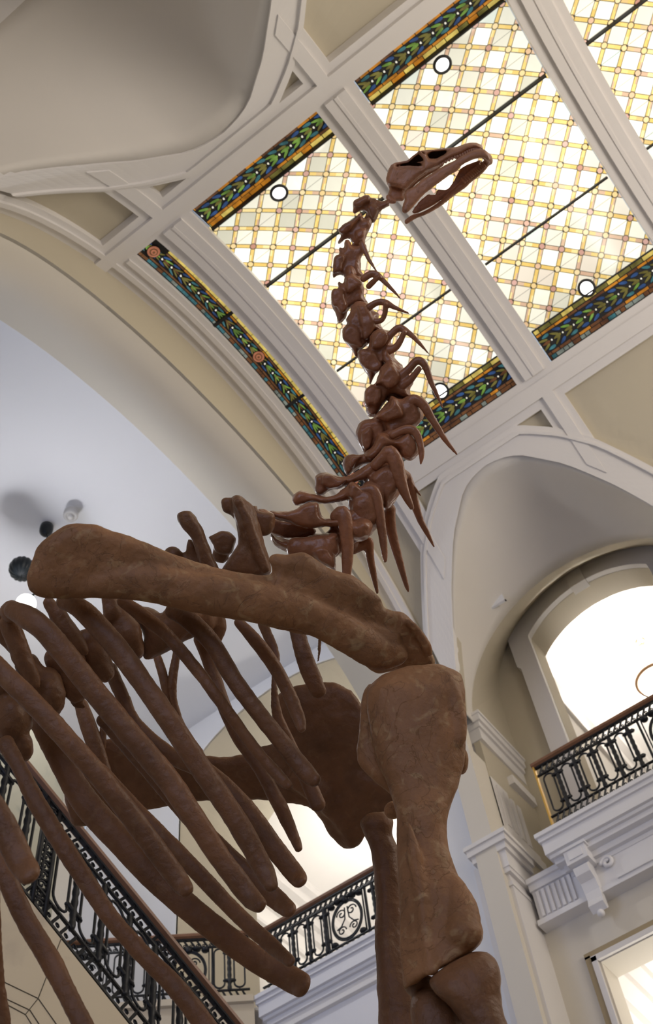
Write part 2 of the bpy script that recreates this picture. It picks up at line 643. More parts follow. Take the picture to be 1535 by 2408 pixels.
structure(mb, 'wall_stair_hall_arch', BEIGE)
mb = MB()
mb.box(11.3, 15.5, 9.6, 9.8, 7.5, 13.6)
mb.box(15.3, 15.5, 4.2, 9.8, 7.5, 13.6)
mb.box(11.3, 15.5, 4.2, 4.4, 7.5, 13.6)
mb.box(9.56, 11.3, AY + AA + .12, 9.8, 7.5, 13.6)
structure(mb, 'wall_gallery_stair', GW)
mb = MB(); mb.box(9.6, 15.5, 4.2, 9.8, 13.5, 13.65); structure(mb, 'ceiling_gallery_stair', GW)
mb = MB()
for dy, z0, z1 in ((.50, 13.35, 13.5), (.36, 13.2, 13.35), (.2, 13.05, 13.2), (.1, 12.85, 13.05), (.06, 12.4, 12.47)):
    mb.box(11.3, 15.3, 9.6 - dy, 9.62, z0, z1)
structure(mb, 'trim_11', WHITE)
mb = MB()
mb.box(-1.5, 9.6, 10.6, 10.8, -1.5, 14)
structure(mb, 'wall_stair_hall_back', WALLP)
mb = MB()
mb.box(-1.7, -1.5, 4.6, 10.8, -1.5, 14)
mb.box(-1.5, XL, YB - .2, YB, -1.5, 14)
structure(mb, 'wall_stair_hall_left', HALLWHITE)
mb = MB()
for x in (5.05, 5.62, 6.6):
    mb.box(x, x + .10, 10.52, 10.61, 2, 12.5)
structure(mb, 'trim_12', HALLWHITE)
# balcony on the stair hall side: slab, cornice, splayed corner
mb = MB()
mb.box(9.4, 15.3, YB, 9.8, 7.55, 8.0)
structure(mb, 'floor_balcony_stair', GW)
mb = MB()
cornice_y(mb, 9.22, YB - .4, 7.05, 8.0)
mb.box(9.46, 9.52, YB - .4, 7.02, 6.55, 7.6)
mb.box(9.40, 9.52, YB - .4, 7.02, 6.62, 6.68)
mb.box(9.42, 9.52, YB - .4, 7.02, 6.54, 6.60)
mb.box(9.5, 9.75, YB - .4, 7.02, -1.5, 7.6)
structure(mb, 'trim_13', COR)
mb = MB()
pa, pb = Vector((9.25, 7.05, 0)), Vector((6.9, 10.02, 0))
d = (pb - pa).normalized(); nrm = Vector((d.y, -d.x, 0)) * -1
up = Vector((0, 0, 1))
mb.obox(pa + up * 5.2, pb - pa, Vector((.5, .4, 0)), up * 2.8)
mb.obox(pa + up * 7.93 + Vector((-.05, -.03, 0)), (pb - pa), Vector((.5, .4, 0)), up * .08)
structure(mb, 'wall_balcony_corner', MARBLE)
# pale marble pier at the turn of the stair
mb = MB()


def on_y(px, py, y):
    r = ROT @ Vector(((px - CX) / F, (py - CY) / F, 1))
    return r * (y / r.y)


def on_x(px, py, x):
    r = ROT @ Vector(((px - CX) / F, (py - CY) / F, 1))
    return r * (x / r.x)


edge = [on_y(px, py, 8.3) for px, py in ((40, 1640), (75, 1692), (110, 1765), (138, 1828), (151, 1870), (146, 1900), (140, 2000), (90, 2408))]
rows = [[(p.x, 8.3, p.z), (-1.4, 8.3, p.z)] for p in edge]
mb.shell(rows, lambda p: (p[0], 8.7, p[2]))
structure(mb, 'wall_stair_pier', GREYMARBLE)

# ------------------------------------------------------------------ stained glass skylight


def lattice_mat(name, x0, y0, seed):
    mt, nt, b, N, L = new_mat(name)

    def math_(op, a, bb=None, c=None):
        n = N.new('ShaderNodeMath'); n.operation = op
        for i, v in enumerate((a, bb, c)):
            if v is None: continue
            if isinstance(v, (int, float)): n.inputs[i].default_value = v
            else: L.new(v, n.inputs[i])
        return n.outputs[0]

    def mix(f, a, bb):
        n = N.new('ShaderNodeMix'); n.data_type = 'RGBA'
        if isinstance(f, (int, float)): n.inputs[0].default_value = f
        else: L.new(f, n.inputs[0])
        for i, v in ((6, a), (7, bb)):
            if isinstance(v, tuple): n.inputs[i].default_value = v + (1,)
            else: L.new(v, n.inputs[i])
        return n.outputs[2]

    g = N.new('ShaderNodeNewGeometry')
    sp = N.new('ShaderNodeSeparateXYZ'); L.new(g.outputs['Position'], sp.inputs[0])
    A = 0.3543
    # arc length along x
    xs = math_('MULTIPLY', math_('ARCSINE', math_('DIVIDE', math_('SUBTRACT', sp.outputs[0], XC), RV)), RV)
    dx = math_('DIVIDE', math_('SUBTRACT', xs, x0), A)
    dy = math_('DIVIDE', math_('SUBTRACT', sp.outputs[1], y0), A)
    u = math_('ADD', dx, dy); v = math_('SUBTRACT', dx, dy)
    ru = math_('ROUND', u); rv = math_('ROUND', v)
    au = math_('ABSOLUTE', math_('SUBTRACT', u, ru)); av = math_('ABSOLUTE', math_('SUBTRACT', v, rv))
    mn = math_('MINIMUM', au, av)
    inbar = math_('LESS_THAN', mn, 0.104)
    edge = math_('LESS_THAN', math_('ABSOLUTE', math_('SUBTRACT', mn, 0.103)), 0.018)
    rad = math_('SQRT', math_('ADD', math_('MULTIPLY', au, au), math_('MULTIPLY', av, av)))
    innode = math_('LESS_THAN', rad, 0.15)
    nedge = math_('LESS_THAN', math_('ABSOLUTE', math_('SUBTRACT', rad, 0.155)), 0.026)
    # thin solder lines across the panel through every second row of nodes
    h = math_('MULTIPLY', dx, 1.0)
    hl = math_('LESS_THAN', math_('ABSOLUTE', math_('SUBTRACT', h, math_('ROUND', h))), 0.012)
    dot = math_('LESS_THAN', math_('ADD', math_('MULTIPLY', math_('ABSOLUTE', math_('SUBTRACT', h, math_('ROUND', h))), 1.0), math_('ABSOLUTE', math_('SUBTRACT', rad, 0.16))), 0.055)
    # random per pane
    cu = N.new('ShaderNodeCombineXYZ'); L.new(math_('FLOOR', u), cu.inputs[0]); L.new(math_('FLOOR', v), cu.inputs[1]); cu.inputs[2].default_value = seed
    wn = N.new('ShaderNodeTexWhiteNoise'); wn.noise_dimensions = '3D'; L.new(cu.outputs[0], wn.inputs['Vector'])
    cr = N.new('ShaderNodeValToRGB'); cr.color_ramp.interpolation = 'LINEAR'
    els = cr.color_ramp.elements
    els[0].position = 0; els[0].color = (.62, .60, .45, 1)
    els[1].position = 1; els[1].color = (1.7, 1.68, 1.45, 1)
    for p, c in ((.12, (.86, .82, .64, 1)), (.3, (.95, .93, .76, 1)), (.34, (.92, .78, .62, 1)), (.45, (1.08, 1.03, .82, 1)), (.75, (1.2, 1.16, .95, 1)), (.78, (.78, .90, .80, 1)), (.8, (1.3, 1.26, 1.06, 1))):
        e = els.new(p); e.color = c
    L.new(wn.outputs[0], cr.inputs[0])
    no = N.new('ShaderNodeTexNoise'); no.inputs['Scale'].default_value = 5; no.inputs['Detail'].default_value = 5; no.inputs['Distortion'].default_value = 1.5
    L.new(g.outputs['Position'], no.inputs['Vector'])
    pane = mix(math_('MULTIPLY', no.outputs[0], 0.55), cr.outputs[0], (0.80, 0.74, 0.60))
    cb = N.new('ShaderNodeCombineXYZ'); L.new(math_('FLOOR', math_('ADD', u, mn)), cb.inputs[0]); L.new(math_('ADD', ru, math_('MULTIPLY', rv, 7.3)), cb.inputs[1]); L.new(math_('FLOOR', v), cb.inputs[2])
    w2 = N.new('ShaderNodeTexWhiteNoise'); L.new(cb.outputs[0], w2.inputs['Vector'])
    c2 = N.new('ShaderNodeValToRGB'); e2 = c2.color_ramp.elements
    e2[0].color = (.72, .44, .28, 1); e2[1].color = (1.1, .88, .42, 1)
    for p, c in ((.25, (.76, .52, .34, 1)), (.3, (.85, .56, .14, 1)), (.7, (1.0, .70, .22, 1))):
        e = e2.new(p); e.color = c
    L.new(w2.outputs[0], c2.inputs[0])
    cn = N.new('ShaderNodeCombineXYZ'); L.new(ru, cn.inputs[0]); L.new(rv, cn.inputs[1]); cn.inputs[2].default_value = seed + 3
    w3 = N.new('ShaderNodeTexWhiteNoise'); L.new(cn.outputs[0], w3.inputs['Vector'])
    c3 = N.new('ShaderNodeValToRGB'); e3 = c3.color_ramp.elements
    e3[0].color = (.55, .26, .18, 1); e3[1].color = (1.0, .80, .45, 1)
    e = e3.new(.25); e.color = (.75, .45, .38, 1)
    e = e3.new(.5); e.color = (.9, .62, .25, 1)
    L.new(w3.outputs[0], c3.inputs[0])
    col = mix(inbar, pane, c2.outputs[0])
    lead = (.05, .04, .02)
    col = mix(math_('MULTIPLY', hl, 0.55), col, lead)
    col = mix(math_('MULTIPLY', edge, 0.9), col, lead)
    col = mix(innode, col, c3.outputs[0])
    col = mix(math_('MULTIPLY', nedge, 0.85), col, lead)
    col = mix(math_('MULTIPLY', dot, 0.9), col, (.02, .015, .01))
    # backlight painted into the emission: brighter along the vault's middle, dimmer at both ends
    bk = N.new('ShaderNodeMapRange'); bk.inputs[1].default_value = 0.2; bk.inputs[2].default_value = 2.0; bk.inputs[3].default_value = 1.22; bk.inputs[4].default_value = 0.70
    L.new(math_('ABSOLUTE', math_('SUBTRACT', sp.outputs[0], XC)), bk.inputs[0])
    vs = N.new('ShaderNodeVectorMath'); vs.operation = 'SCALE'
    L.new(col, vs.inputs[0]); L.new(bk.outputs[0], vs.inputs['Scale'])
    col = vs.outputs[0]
    L.new(col, b.inputs['Emission Color'])
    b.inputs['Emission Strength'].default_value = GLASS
    b.inputs['Base Color'].default_value = (.06, .06, .05, 1)
    b.inputs['Roughness'].default_value = 0.3
    return mt


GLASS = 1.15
VINE = [BLACKM,
        glow('amber_glass', (.50, .19, .015), .75, (.1, .04, .01), .5),
        glow('green_glass', (.16, .29, .05), .75, (.03, .05, .01), .5),
        glow('olive_glass', (.17, .15, .035), .7, (.04, .03, .01), .4),
        glow('blue_glass', (.03, .075, .20), .7, (.01, .02, .05), .5),
        glow('teal_glass', (.045, .15, .17), .75, (.01, .03, .03), .5),
        glow('yellow_glass', (.66, .50, .12), .85, (.1, .08, .02), .3),
        glow('brown_glass', (.14, .06, .02), .7, (.03, .01, .01), .5),
        glow('grey_glass', (.22, .25, .21), .7, (.03, .03, .03), .4),
        glow('white_glass', (.9, .85, .7), .9, (.1, .1, .1)),
        glow('rose_glass', (.42, .15, .08), .75, (.05, .02, .01), .3)]
AMB, GRN, OLV, BLU, TEA, YEL, BRN, GRY, WHT, ROS = range(1, 11)
rnd = random.Random(3)


def prism(mb, poly, mp, mi, lift=.078, th=.012):
    a = [vp(*mp(u, v), lift) for u, v in poly]
    b = [vp(*mp(u, v), lift + th) for u, v in poly]
    n = len(poly)
    mb.add(a + b, [tuple(range(n)), tuple(range(2 * n - 1, n - 1, -1))] + [(i, (i + 1) % n, n + (i + 1) % n, n + i) for i in range(n)], mi)


def leaf(cu, cv, l, wd, ang, n=10):
    pts = []
    for i in range(n):
        q = 2 * PI * i / n
        x = l / 2 * math.cos(q); y = wd / 2 * math.sin(q) * (1 - .35 * math.cos(q))
        pts.append((cu + x * math.cos(ang) - y * math.sin(ang), cv + x * math.sin(ang) + y * math.cos(ang)))
    return pts


def tiles(mb, mp, u0, u1, v0, v1, lens, cols):
    u = u0
    while u < u1 - .01:
        l = rnd.choice(lens)
        e = min(u + l, u1)
        prism(mb, [(u + .005, v0), (e - .005, v0), (e - .005, v1), (u + .005, v1)], mp, rnd.choice(cols))
        u = e


def vine(mb, mp, L_, W, kind, cool):
    """vine border over length L_ and width W; v=0 is the outer edge"""
    n = max(2, int(L_ / .12))
    rows = [[vp(*mp(L_ * i / n, W * j / 2), .088) for j in range(3)] for i in range(n + 1)]
    mb.shell(rows, out_by(.02), 0)
    f = lambda k: k * W
    if kind == 'panel':
        tiles(mb, mp, .01, L_ - .01, f(.03), f(.13), (.07, .11, .16), (BRN, GRY, TEA, GRY, BRN) if cool else (BRN, BRN, GRY, AMB, TEA))
        tiles(mb, mp, .01, L_ - .01, f(.15), f(.225), (.12, .17), (BRN, AMB, BRN) if cool else (AMB, AMB, AMB, BRN))
        tiles(mb, mp, .01, L_ - .01, f(.765), f(.83), (.14, .2), (AMB, BRN, AMB))
        tiles(mb, mp, .01, L_ - .01, f(.86), f(.97), (.13, .17), (YEL, OLV, OLV) if cool else (AMB, YEL, OLV))
        lo, hi = f(.25), f(.74)
    else:
        tiles(mb, mp, .30, L_ - .3, f(.80), f(.97), (.15, .15, .08), (YEL,))
        tiles(mb, mp, .30, L_ - .3, f(.70), f(.76), (.12, .2), (BRN, BRN, AMB))
        tiles(mb, mp, .01, L_ - .01, f(.05), f(.15), (.06, .1), (GRY, TEA, BRN, TEA))
        tiles(mb, mp, .2, L_ - .2, f(.19), f(.25), (.1, .16), (BRN,))
        lo, hi = f(.29), f(.67)
    mid = (lo + hi) / 2; hw = (hi - lo) / 2
    u = .07; k = 0
    per = .165
    while u < L_ - .05:
        greens = (OLV, OLV if cool else GRN) if k % 2 else (OLV, GRN)
        blues = (BLU, TEA, BLU) if rnd.random() < .6 else (TEA, TEA, BLU)
        prism(mb, leaf(u, mid, .115, hw * .36, rnd.uniform(-.15, .15)), mp, rnd.choice((OLV, BRN, GRN) if cool else (OLV, GRN, OLV)))
        for sg in (-1, 1):
            prism(mb, leaf(u + .02, mid + sg * hw * .44, .12, hw * .29, sg * rnd.uniform(.15, .6)), mp, rnd.choice(greens[:2]))
            prism(mb, leaf(u - .035, mid + sg * hw * .76, .11, hw * .36, sg * rnd.uniform(-.1, .45)), mp, rnd.choice(blues))
        prism(mb, leaf(u + .085, mid, .022, .022, 0, 8), mp, WHT, .07)
        u += per; k += 1
    if kind != 'panel':
        for uc in (.17, L_ / 2, L_ - .17):
            for r_, mi, lf in ((.085, 0, .076), (.075, ROS, .070), (.05, BRN, .066), (.035, ROS, .062), (.016, BRN, .058)):
                prism(mb, [(uc + r_ * math.cos(q), mid + r_ * math.sin(q)) for q in lin(0, 2 * PI, 18)[:-1]], mp, mi, lf)


SX0, SX1, BW = 3.0, 7.34, .40
LAMP = glow('bright_round_glass', (1, .98, .97), 2.6)
BARS = (4.46, 5.94)
ROUND = {0: ((658, 455), (1033, 915)), 1: ((1041, 154), (1376, 673)), 2: ()}


def on_vault(px, py, dr):
    r = ROT @ Vector(((px - CX) / F, (py - CY) / F, 1))
    a = r.x ** 2 + r.z ** 2; bq = -2 * (XC * r.x + ZV * r.z); k = XC ** 2 + ZV ** 2 - (RV + dr) ** 2
    t = (-bq + math.sqrt(bq * bq - 4 * a * k)) / (2 * a)
    return r * t


for i, (y0, y1) in enumerate(((.9365, 2.769), (-1.372, .4225), (-3.72, -1.915))):
    yc = (y0 + y1) / 2
    mb = MB()
    rows = [[vp(x, y, .10) for x in lin(SX0 + BW, SX1 - BW, 28)] for y in (y0 - .02, y1 + .02)]
    mb.shell(rows, out_by(.015))
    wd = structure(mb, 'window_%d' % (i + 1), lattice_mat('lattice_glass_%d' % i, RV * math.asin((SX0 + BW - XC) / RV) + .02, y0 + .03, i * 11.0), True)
    wd['label'] = ('stained glass skylight panel behind the neck vertebrae', 'stained glass skylight panel behind the skull', 'stained glass skylight panel cut by the upper right corner')[i]
    wd['category'] = 'skylight'; wd['group'] = 'stained glass skylight panels'
    L_ = y1 - y0
    for k in (0, 1):
        mb = MB()
        if k == 0: mp = lambda u, v: (SX0 + v, y0 + u)
        else: mp = lambda u, v: (SX1 - v, y0 + u)
        vine(mb, mp, L_, BW, 'panel', k == 1)
        structure(mb, 'vine_border', VINE, parent=wd)
        mb = MB()
        x = SX0 + BW if k == 0 else SX1 - BW
        mb.shell([[vp(x - .009, y, .03), vp(x + .009, y, .03)] for y in (y0, y1)], out_by(.06))
        structure(mb, 'lead_bar', BLACKM, parent=wd)
        mb = MB()
        mb.shell([[vp(BARS[k] - .011, y, .03), vp(BARS[k] + .011, y, .03)] for y in (y0, y1)], out_by(.06))
        structure(mb, 'lead_bar', BLACKM, parent=wd)
    for px, py in ROUND[i]:
        p = on_vault(px, py, .07)
        mb = MB()
        rr = .086
        prism(mb, [(rr * math.cos(q), rr * math.sin(q)) for q in lin(0, 2 * PI, 24)[:-1]], lambda u, v: (p.x + u, p.y + v), 0, .055, .02)
        lo = structure(mb, 'round_pane', LAMP, parent=wd)
        mb = MB()
        mb.tube([vp(p.x + (rr + .010) * math.cos(q), p.y + (rr + .010) * math.sin(q), .05) for q in lin(0, 2 * PI, 24)[:-1]], .018, 8, 0, True)
        structure(mb, 'pane_ring', BLACKM, parent=wd)
mb = MB()
Y0, Y1 = 3.289, 3.627
mp = lambda u, v: (SX0 + u, Y1 - v)
vine(mb, mp, SX1 - SX0, Y1 - Y0, 'strip', True)
wd = structure(mb, 'window_4', VINE)
wd['label'] = 'narrow curved stained glass strip with rosettes beside the vault edge'; wd['category'] = 'skylight'; wd['group'] = 'stained glass skylight panels'
for x in BARS:
    mb = MB()
    mb.shell([[vp(x - .02, y, .05), vp(x + .02, y, .05)] for y in (Y0, Y1)], out_by(.04))
    structure(mb, 'lead_bar', BLACKM, parent=wd)

# ------------------------------------------------------------------ wrought iron railings


def spiral(c, U, V, r, turns, a0, sg=1, n=26):
    return [c + (U * math.cos(a0 + sg * 2 * PI * turns * i / n) + V * math.sin(a0 + sg * 2 * PI * turns * i / n)) * (r * (1 - .8 * i / n)) for i in range(n + 1)]


def railing(name, label, p0, U, L_, h, slope=0.0, medallions=(), group=None, newels=(), start=0.0, skip=()):
    p0 = Vector(p0); U = Vector(U).normalized(); Z = Vector((0, 0, 1)); Nn = U.cross(Z)
    rt = root(name, p0, label, 'railing', group)

    def pt(u, v, w=0.0): return p0 + U * u + Z * (v + slope * u) + Nn * w

    def bar(mb, u0, u1, v0, v1, w):
        mb.obox(pt(u0, v0, -w), pt(u1, v0) - pt(u0, v0), Nn * 2 * w, Z * (v1 - v0))
    mb = MB()
    prof = [(-.05, h - .05), (-.055, h - .025), (-.035, h), (.035, h), (.055, h - .025), (.05, h - .05), (.02, h - .065), (-.02, h - .065)]
    mb.grid([[pt(u, v, w_) for w_, v in prof] for u in (-.03, L_)], 0, True)
    mb.f.append(list(range(8))); mb.mi.append(0); mb.f.append(list(range(8, 16))); mb.mi.append(0)
    mb.build('handrail', WOOD, rt)
    for v0, v1, w_ in ((h - .085, h - .065, .02), (.79 * h, .79 * h + .018, .014), (.155 * h, .155 * h + .016, .014), (0.0, .022, .018)):
        mb = MB(); bar(mb, 0, L_, v0, v1, w_); mb.build('rail_bar', IRON, rt)
    for va, vb in ((.80 * h, h - .085), (.022, .155 * h)):
        mb = MB(); u = .03
        while u < L_ - .06:
            mb.tube([pt(u, va), pt(u + .012, va + (vb - va) * .25), pt(u + .045, vb - (vb - va) * .25), pt(u + .058, vb)], .013, 5)
            mb.tube([pt(u + .052 + .013 * math.cos(q), (va + vb) / 2 - .018 + .013 * math.sin(q)) for q in lin(0, 2 * PI, 7)[:-1]], .007, 4, 0, True)
            u += .076
        mb.build('scroll_band', IRON, rt)
    MOD = .235
    busy = [(mu - .31, mu + .31) for mu in medallions] + [(nu - .06, nu + .06) for nu in newels] + list(skip)
    proto = {}

    def inst(kind, u):
        if kind not in proto:
            mb = MB()
            if kind == 'loop_baluster':
                a, lo_, hi_ = .062, .265 * h, .70 * h
                path = [pt(a * math.cos(q), hi_ + a * math.sin(q)) for q in lin(0, PI, 8)] + [pt(a * math.cos(q), lo_ + a * math.sin(q)) for q in lin(PI, 2 * PI, 8)]
                mb.tube(path, .0115, 6, 0, True)
                mb.tube([pt(0, .155 * h), pt(0, lo_ - a)], .008, 6); mb.tube([pt(0, hi_ + a), pt(0, .79 * h)], .008, 6)
            else:
                vs = lin(.155 * h, .79 * h, 30)
                mb.tube([pt(0, v) for v in vs], [.020 + .008 * abs(math.sin(i * .75)) for i in range(31)], 8)
                for v in (.30 * h, .70 * h):
                    bar(mb, -.062, .062, v - .014, v + .014, .02)
                    for g in (-1, 1): mb.ball(pt(g * .062, v), .017, 5)
            o = mb.build(kind, IRON, rt, True)
            proto[kind] = o
        else:
            o = proto[kind].copy(); COL.objects.link(o); o.parent = rt
        o.location = U * u + Z * slope * u
    u = start + MOD * .5
    k = 0
    while u < L_ - .05:
        if not any(a < u < b for a, b in busy): inst('loop_baluster', u)
        if not any(a < u + MOD / 2 < b for a, b in busy) and u + MOD / 2 < L_ - .05: inst('twisted_baluster', u + MOD / 2)
        u += MOD
    for mu in medallions:
        mb = MB()
        c = pt(mu, .475 * h); V = Z
        for r_ in (.225, .205):
            mb.tube([c + U * r_ * math.cos(q) * .95 + Z * r_ * 1.18 * math.sin(q) + Z * slope * r_ * math.cos(q) for q in lin(0, 2 * PI, 36)[:-1]], .011, 6, 0, True)
        for g in (-1, 1):
            bar(mb, mu + g * .285 - .012, mu + g * .285 + .012, .02, .80 * h, .014)
            bar(mb, mu + g * .245 - .006, mu + g * .245 + .006, .155 * h, .80 * h, .01)
            mb.tube(spiral(c + U * g * .07 + Z * .10, U, Z, .07, 1.3, PI / 2 - g * PI / 2, g), .009, 6)
            mb.tube(spiral(c + U * g * .085 - Z * .12, U, Z, .06, 1.3, PI / 2 + g * PI / 2, -g), .009, 6)
            mb.tube([c + U * g * .02 + Z * .17, c + U * g * .03 + Z * .02, c + U * g * .09 - Z * .06, c + U * g * .15 - Z * .08], .009, 6)
            for v in (.20 * h, .76 * h):
                mb.ball(pt(mu + g * .2, v), .04, 6, 0, (1.2, 1.2, .8))
            mb.ball(pt(mu + g * .1, .78 * h), .035, 6, 0, (1.5, 1.5, .8))
        mb.ball(pt(mu, .77 * h), .05, 6)
        mb.build('medallion', IRON, rt, True)
    for nu in newels:
        mb = MB()
        for g in (-1, 1): bar(mb, nu + g * .055 - .014, nu + g * .055 + .014, 0, h - .06, .02)
        v = .06
        while v < h - .1:
            mb.tube(spiral(pt(nu, v), U, Z, .034, 1.1, 0), .009, 5)
            mb.tube([pt(nu - .045, v + .02), pt(nu + .045, v + .07)], .012, 5)
            v += .082
        mb.build('newel_panel', IRON, rt, True)
    return rt


rg = railing('balcony_railing', 'black iron railing with wood handrail on balcony under the right arch', Vector((9.2, 2.97, 8.0)) * KR, (0, -1, 0), 3.6, .93 * KR, 0, (1.6,), 'ornate iron railings')
GS = KR
mb = MB(); mb.box(9.17, 9.23, 2.973, 2.99, 8.0, 8.92); mb.build('brass_edge', BRASS, rg)
GS = 1.0
railing('balcony_railing', 'black iron railing above the lavender cornice beside the leg bones', (9.4, 7.02, 8.03), (0, -1, 0), 2.2, .94, 0, (1.25,), 'ornate iron railings')
d = Vector((-1.2, 1.52, 0))
railing('balcony_railing', 'black iron railing turning away behind the stair, on a marble base', (9.30, 7.14, 8.03), d, 3.3, .94, 0, (.72, 1.95), 'ornate iron railings')
P1, P2 = Vector((5.34, 4.83, 5.47)), Vector((4.22, 5.07, 6.27))
dh = Vector((P1.x - P2.x, P1.y - P2.y, 0)); sl = (P1.z - P2.z) / dh.length
UST = dh.normalized()
HST = 1.03
PS = P2 - UST * 1.1 - Vector((0, 0, 1)) * (sl * 1.1 + HST)
railing('stair_railing', 'black iron stair railing climbing left above marble stair wall', PS, UST, 4.2, HST, sl, (), 'ornate iron railings', (1.13,))
NST = UST.cross(Vector((0, 0, 1)))
mb = MB()
a, b = PS - Vector((0, 0, .03)), PS + UST * 4.2 + Vector((0, 0, sl * 4.2 - .03))
rows = [[a, b], [Vector((a.x, a.y, -1.5)), Vector((b.x, b.y, -1.5))]]
if NST.y > 0: NST = -NST
mb.shell([[p + NST * .03 for p in r] for r in rows], lambda p: (p[0] - NST.x * .3, p[1] - NST.y * .3, p[2]))
structure(mb, 'wall_stair', MARBLE)


def on_stair(c):
    px, py = c[0] * .2606, 2000 + c[1] * .2606
    r = ROT @ Vector(((px - CX) / F, (py - CY) / F, 1))
    q = PS + NST * .032
    return r * (q.dot(NST) / r.dot(NST))


mb = MB()
for line in (((555, 790), (345, 1335), (230, 1480), (330, 1640)), ((345, 1335), (-60, 1140)), ((345, 1335), (560, 1640)), ((270, 1440), (-60, 1285)), ((270, 1440), (400, 1640)), ((230, 1480), (-60, 1325))):
    mb.tube([on_stair(c) for c in line], .0035, 5)
structure(mb, 'trim_14', paint('joint_line', (.10, .085, .06), .8))

# ------------------------------------------------------------------ console bracket, lamps, ceiling fitting
GS = KR
br = root('console_bracket', Vector((9.3, 2.83, 7.3)) * KR, 'white scrolled console bracket under the right balcony cornice', 'bracket')
mb = MB(); mb.box(9.12, 9.34, 2.71, 2.95, 7.44, 7.62); mb.box(9.10, 9.34, 2.69, 2.97, 7.60, 7.63); mb.box(9.11, 9.13, 2.75, 2.91, 7.48, 7.58); mb.build('block', COR, br)
mb = MB()
prof = [(9.20, 7.44), (9.13, 7.38), (9.15, 7.30), (9.22, 7.25), (9.25, 7.15), (9.25, 7.05), (9.22, 6.98), (9.28, 6.92), (9.33, 6.96), (9.34, 7.44)]
mb.grid([[(x, y, z) for x, z in prof] for y in (2.75, 2.91)], 0, True)
n = len(prof); mb.f.append(list(range(n))); mb.mi.append(0); mb.f.append(list(range(n, 2 * n))); mb.mi.append(0)
mb.build('scroll', COR, br)
mb = MB()
mb.tube(spiral(Vector((9.30, 2.60, 7.40)), Vector((0, 1, 0)), Vector((0, 0, 1)), .07, 1.4, 0), .022, 7)
mb.build('volute', COR, br, True)
mb = MB(); mb.ball((9.28, 2.83, 6.90), .04, 7); mb.build('drop', COR, br, True)
GS = 1.0


def ray(px, py): return ROT @ Vector(((px - CX) / F, (py - CY) / F, 1))


pc = ray(108, 1249) * 15.9
pb_, pl = ray(52, 1338) * 15.0, ray(61, 1420) * 14.6
pend = root('pendant_lamp', pc, 'black pendant lamp with bright globe behind the near shoulder blade', 'lamp')
mb = MB(); mb.lathe(pc, (0, 0, -1), [(.0, -.12), (.09, -.12), (.095, -.05), (.09, .02), (.06, .07), (.02, .10), (0, .1)], 20); mb.build('canopy', DARKMETAL, pend, True)
hub = ray(128, 1350) * 15.0
mb = MB(); mb.tube([pc, hub], .012, 8); mb.build('rod', DARKMETAL, pend)
mb = MB(); mb.tube([hub, pb_], .015, 8); mb.build('arm', DARKMETAL, pend)
mb = MB()
rows = []
for i in range(17):
    t = PI * i / 16
    rows.append([pb_ + Vector((math.sin(t) * math.cos(q), math.sin(t) * math.sin(q), -math.cos(t) * .95)) * (.165 * (1 + .07 * abs(math.cos(q * 7)))) for q in lin(0, 2 * PI, 84)[:-1]])
mb.grid(rows, 0, True)
mb.build('fluted_bowl', DARKMETAL, pend, True)
mb = MB(); mb.ball(pl, .13, 12); mb.build('globe', glow('pendant_globe_glow', (1, .97, .95), 12.0), pend, True)
mb = MB(); mb.tube([hub, pl + Vector((0, 0, .05))], .015, 8); mb.build('stem', DARKMETAL, pend)
pf = ray(166, 1214) * 15.75
det = root('ceiling_detector', pf, 'small white round fitting on the stair hall ceiling above the shoulder blade', 'ceiling fitting')
DET = paint('off_white_plastic', (.52, .50, .47), .5, .02)
nd = (-pf).normalized()
mb = MB(); mb.lathe(pf, (0, 0, -1), [(.0, -.1), (.10, -.1), (.105, -.02), (.09, .01), (.06, .015), (.06, .0), (.045, .0), (.045, .03), (.02, .045), (0, .045)], 24); mb.build('body', DET, det, True)

gl = ray(1546, 1598)
gl = gl * (12.9 / gl.x)
gal = root('bowl_lamp', gl, 'hanging bowl lamp with bronze ring in the gallery under the right arch', 'lamp')
mb = MB(); mb.tube([gl + Vector((.33 * math.cos(q), .33 * math.sin(q), 0)) for q in lin(0, 2 * PI, 40)[:-1]], .028, 8, 0, True); mb.build('ring', BRONZE, gal, True)
mb = MB(); mb.lathe(gl + Vector((0, 0, .02)), (0, 0, -1), [(.32, 0), (.30, .08), (.22, .17), (.1, .22), (0, .23)], 32); mb.build('glass_bowl', glow('bowl_glass_glow', (1, .96, .88), 5.0), gal, True)
gh = ray(1507, 1512); gh = gh * (13.7 / gh.z)
mb = MB(); mb.tube([gh + Vector((.07 * math.cos(q), .07 * math.sin(q), 0)) for q in lin(0, 2 * PI, 20)[:-1]], .02, 6, 0, True); mb.build('ceiling_ring', BRONZE, gal, True)
mb = MB()
for q in (0, 2.1, 4.2): mb.tube([gh, gl + Vector((.33 * math.cos(q), .33 * math.sin(q), 0))], .006, 5)
mb.build('chain', BRONZE, gal)


def point(name, loc, e, col, r=.25):
    l = bpy.data.lights.new(name, 'POINT'); l.energy = e; l.color = col; l.shadow_soft_size = r
    o = bpy.data.objects.new(name, l); COL.objects.link(o); o.location = Vector(loc) + Vector((0, 0, CZ)); return o




def uplight(name, loc, e, col, size):
    o = area_light(name, loc, Vector(loc) + Vector((0, .001, 1)), size, size, e, col)
    o.data.shape = 'DISK'
    return o


uplight('gallery_right_uplight', gl + Vector((0, 0, .1)), 260, (1, .95, .88), .5)
uplight('gallery_stair_uplight', (13.2, 6.6, 11.0), 130, (1, .96, .90), .8)
uplight('lower_room_uplight', (12.2, 2.2, 5.0), 120, (1, .95, .88), .8)
point('pendant_light', pl + Vector((0, 0, -.2)), 190, (.93, .94, 1.0), .15)

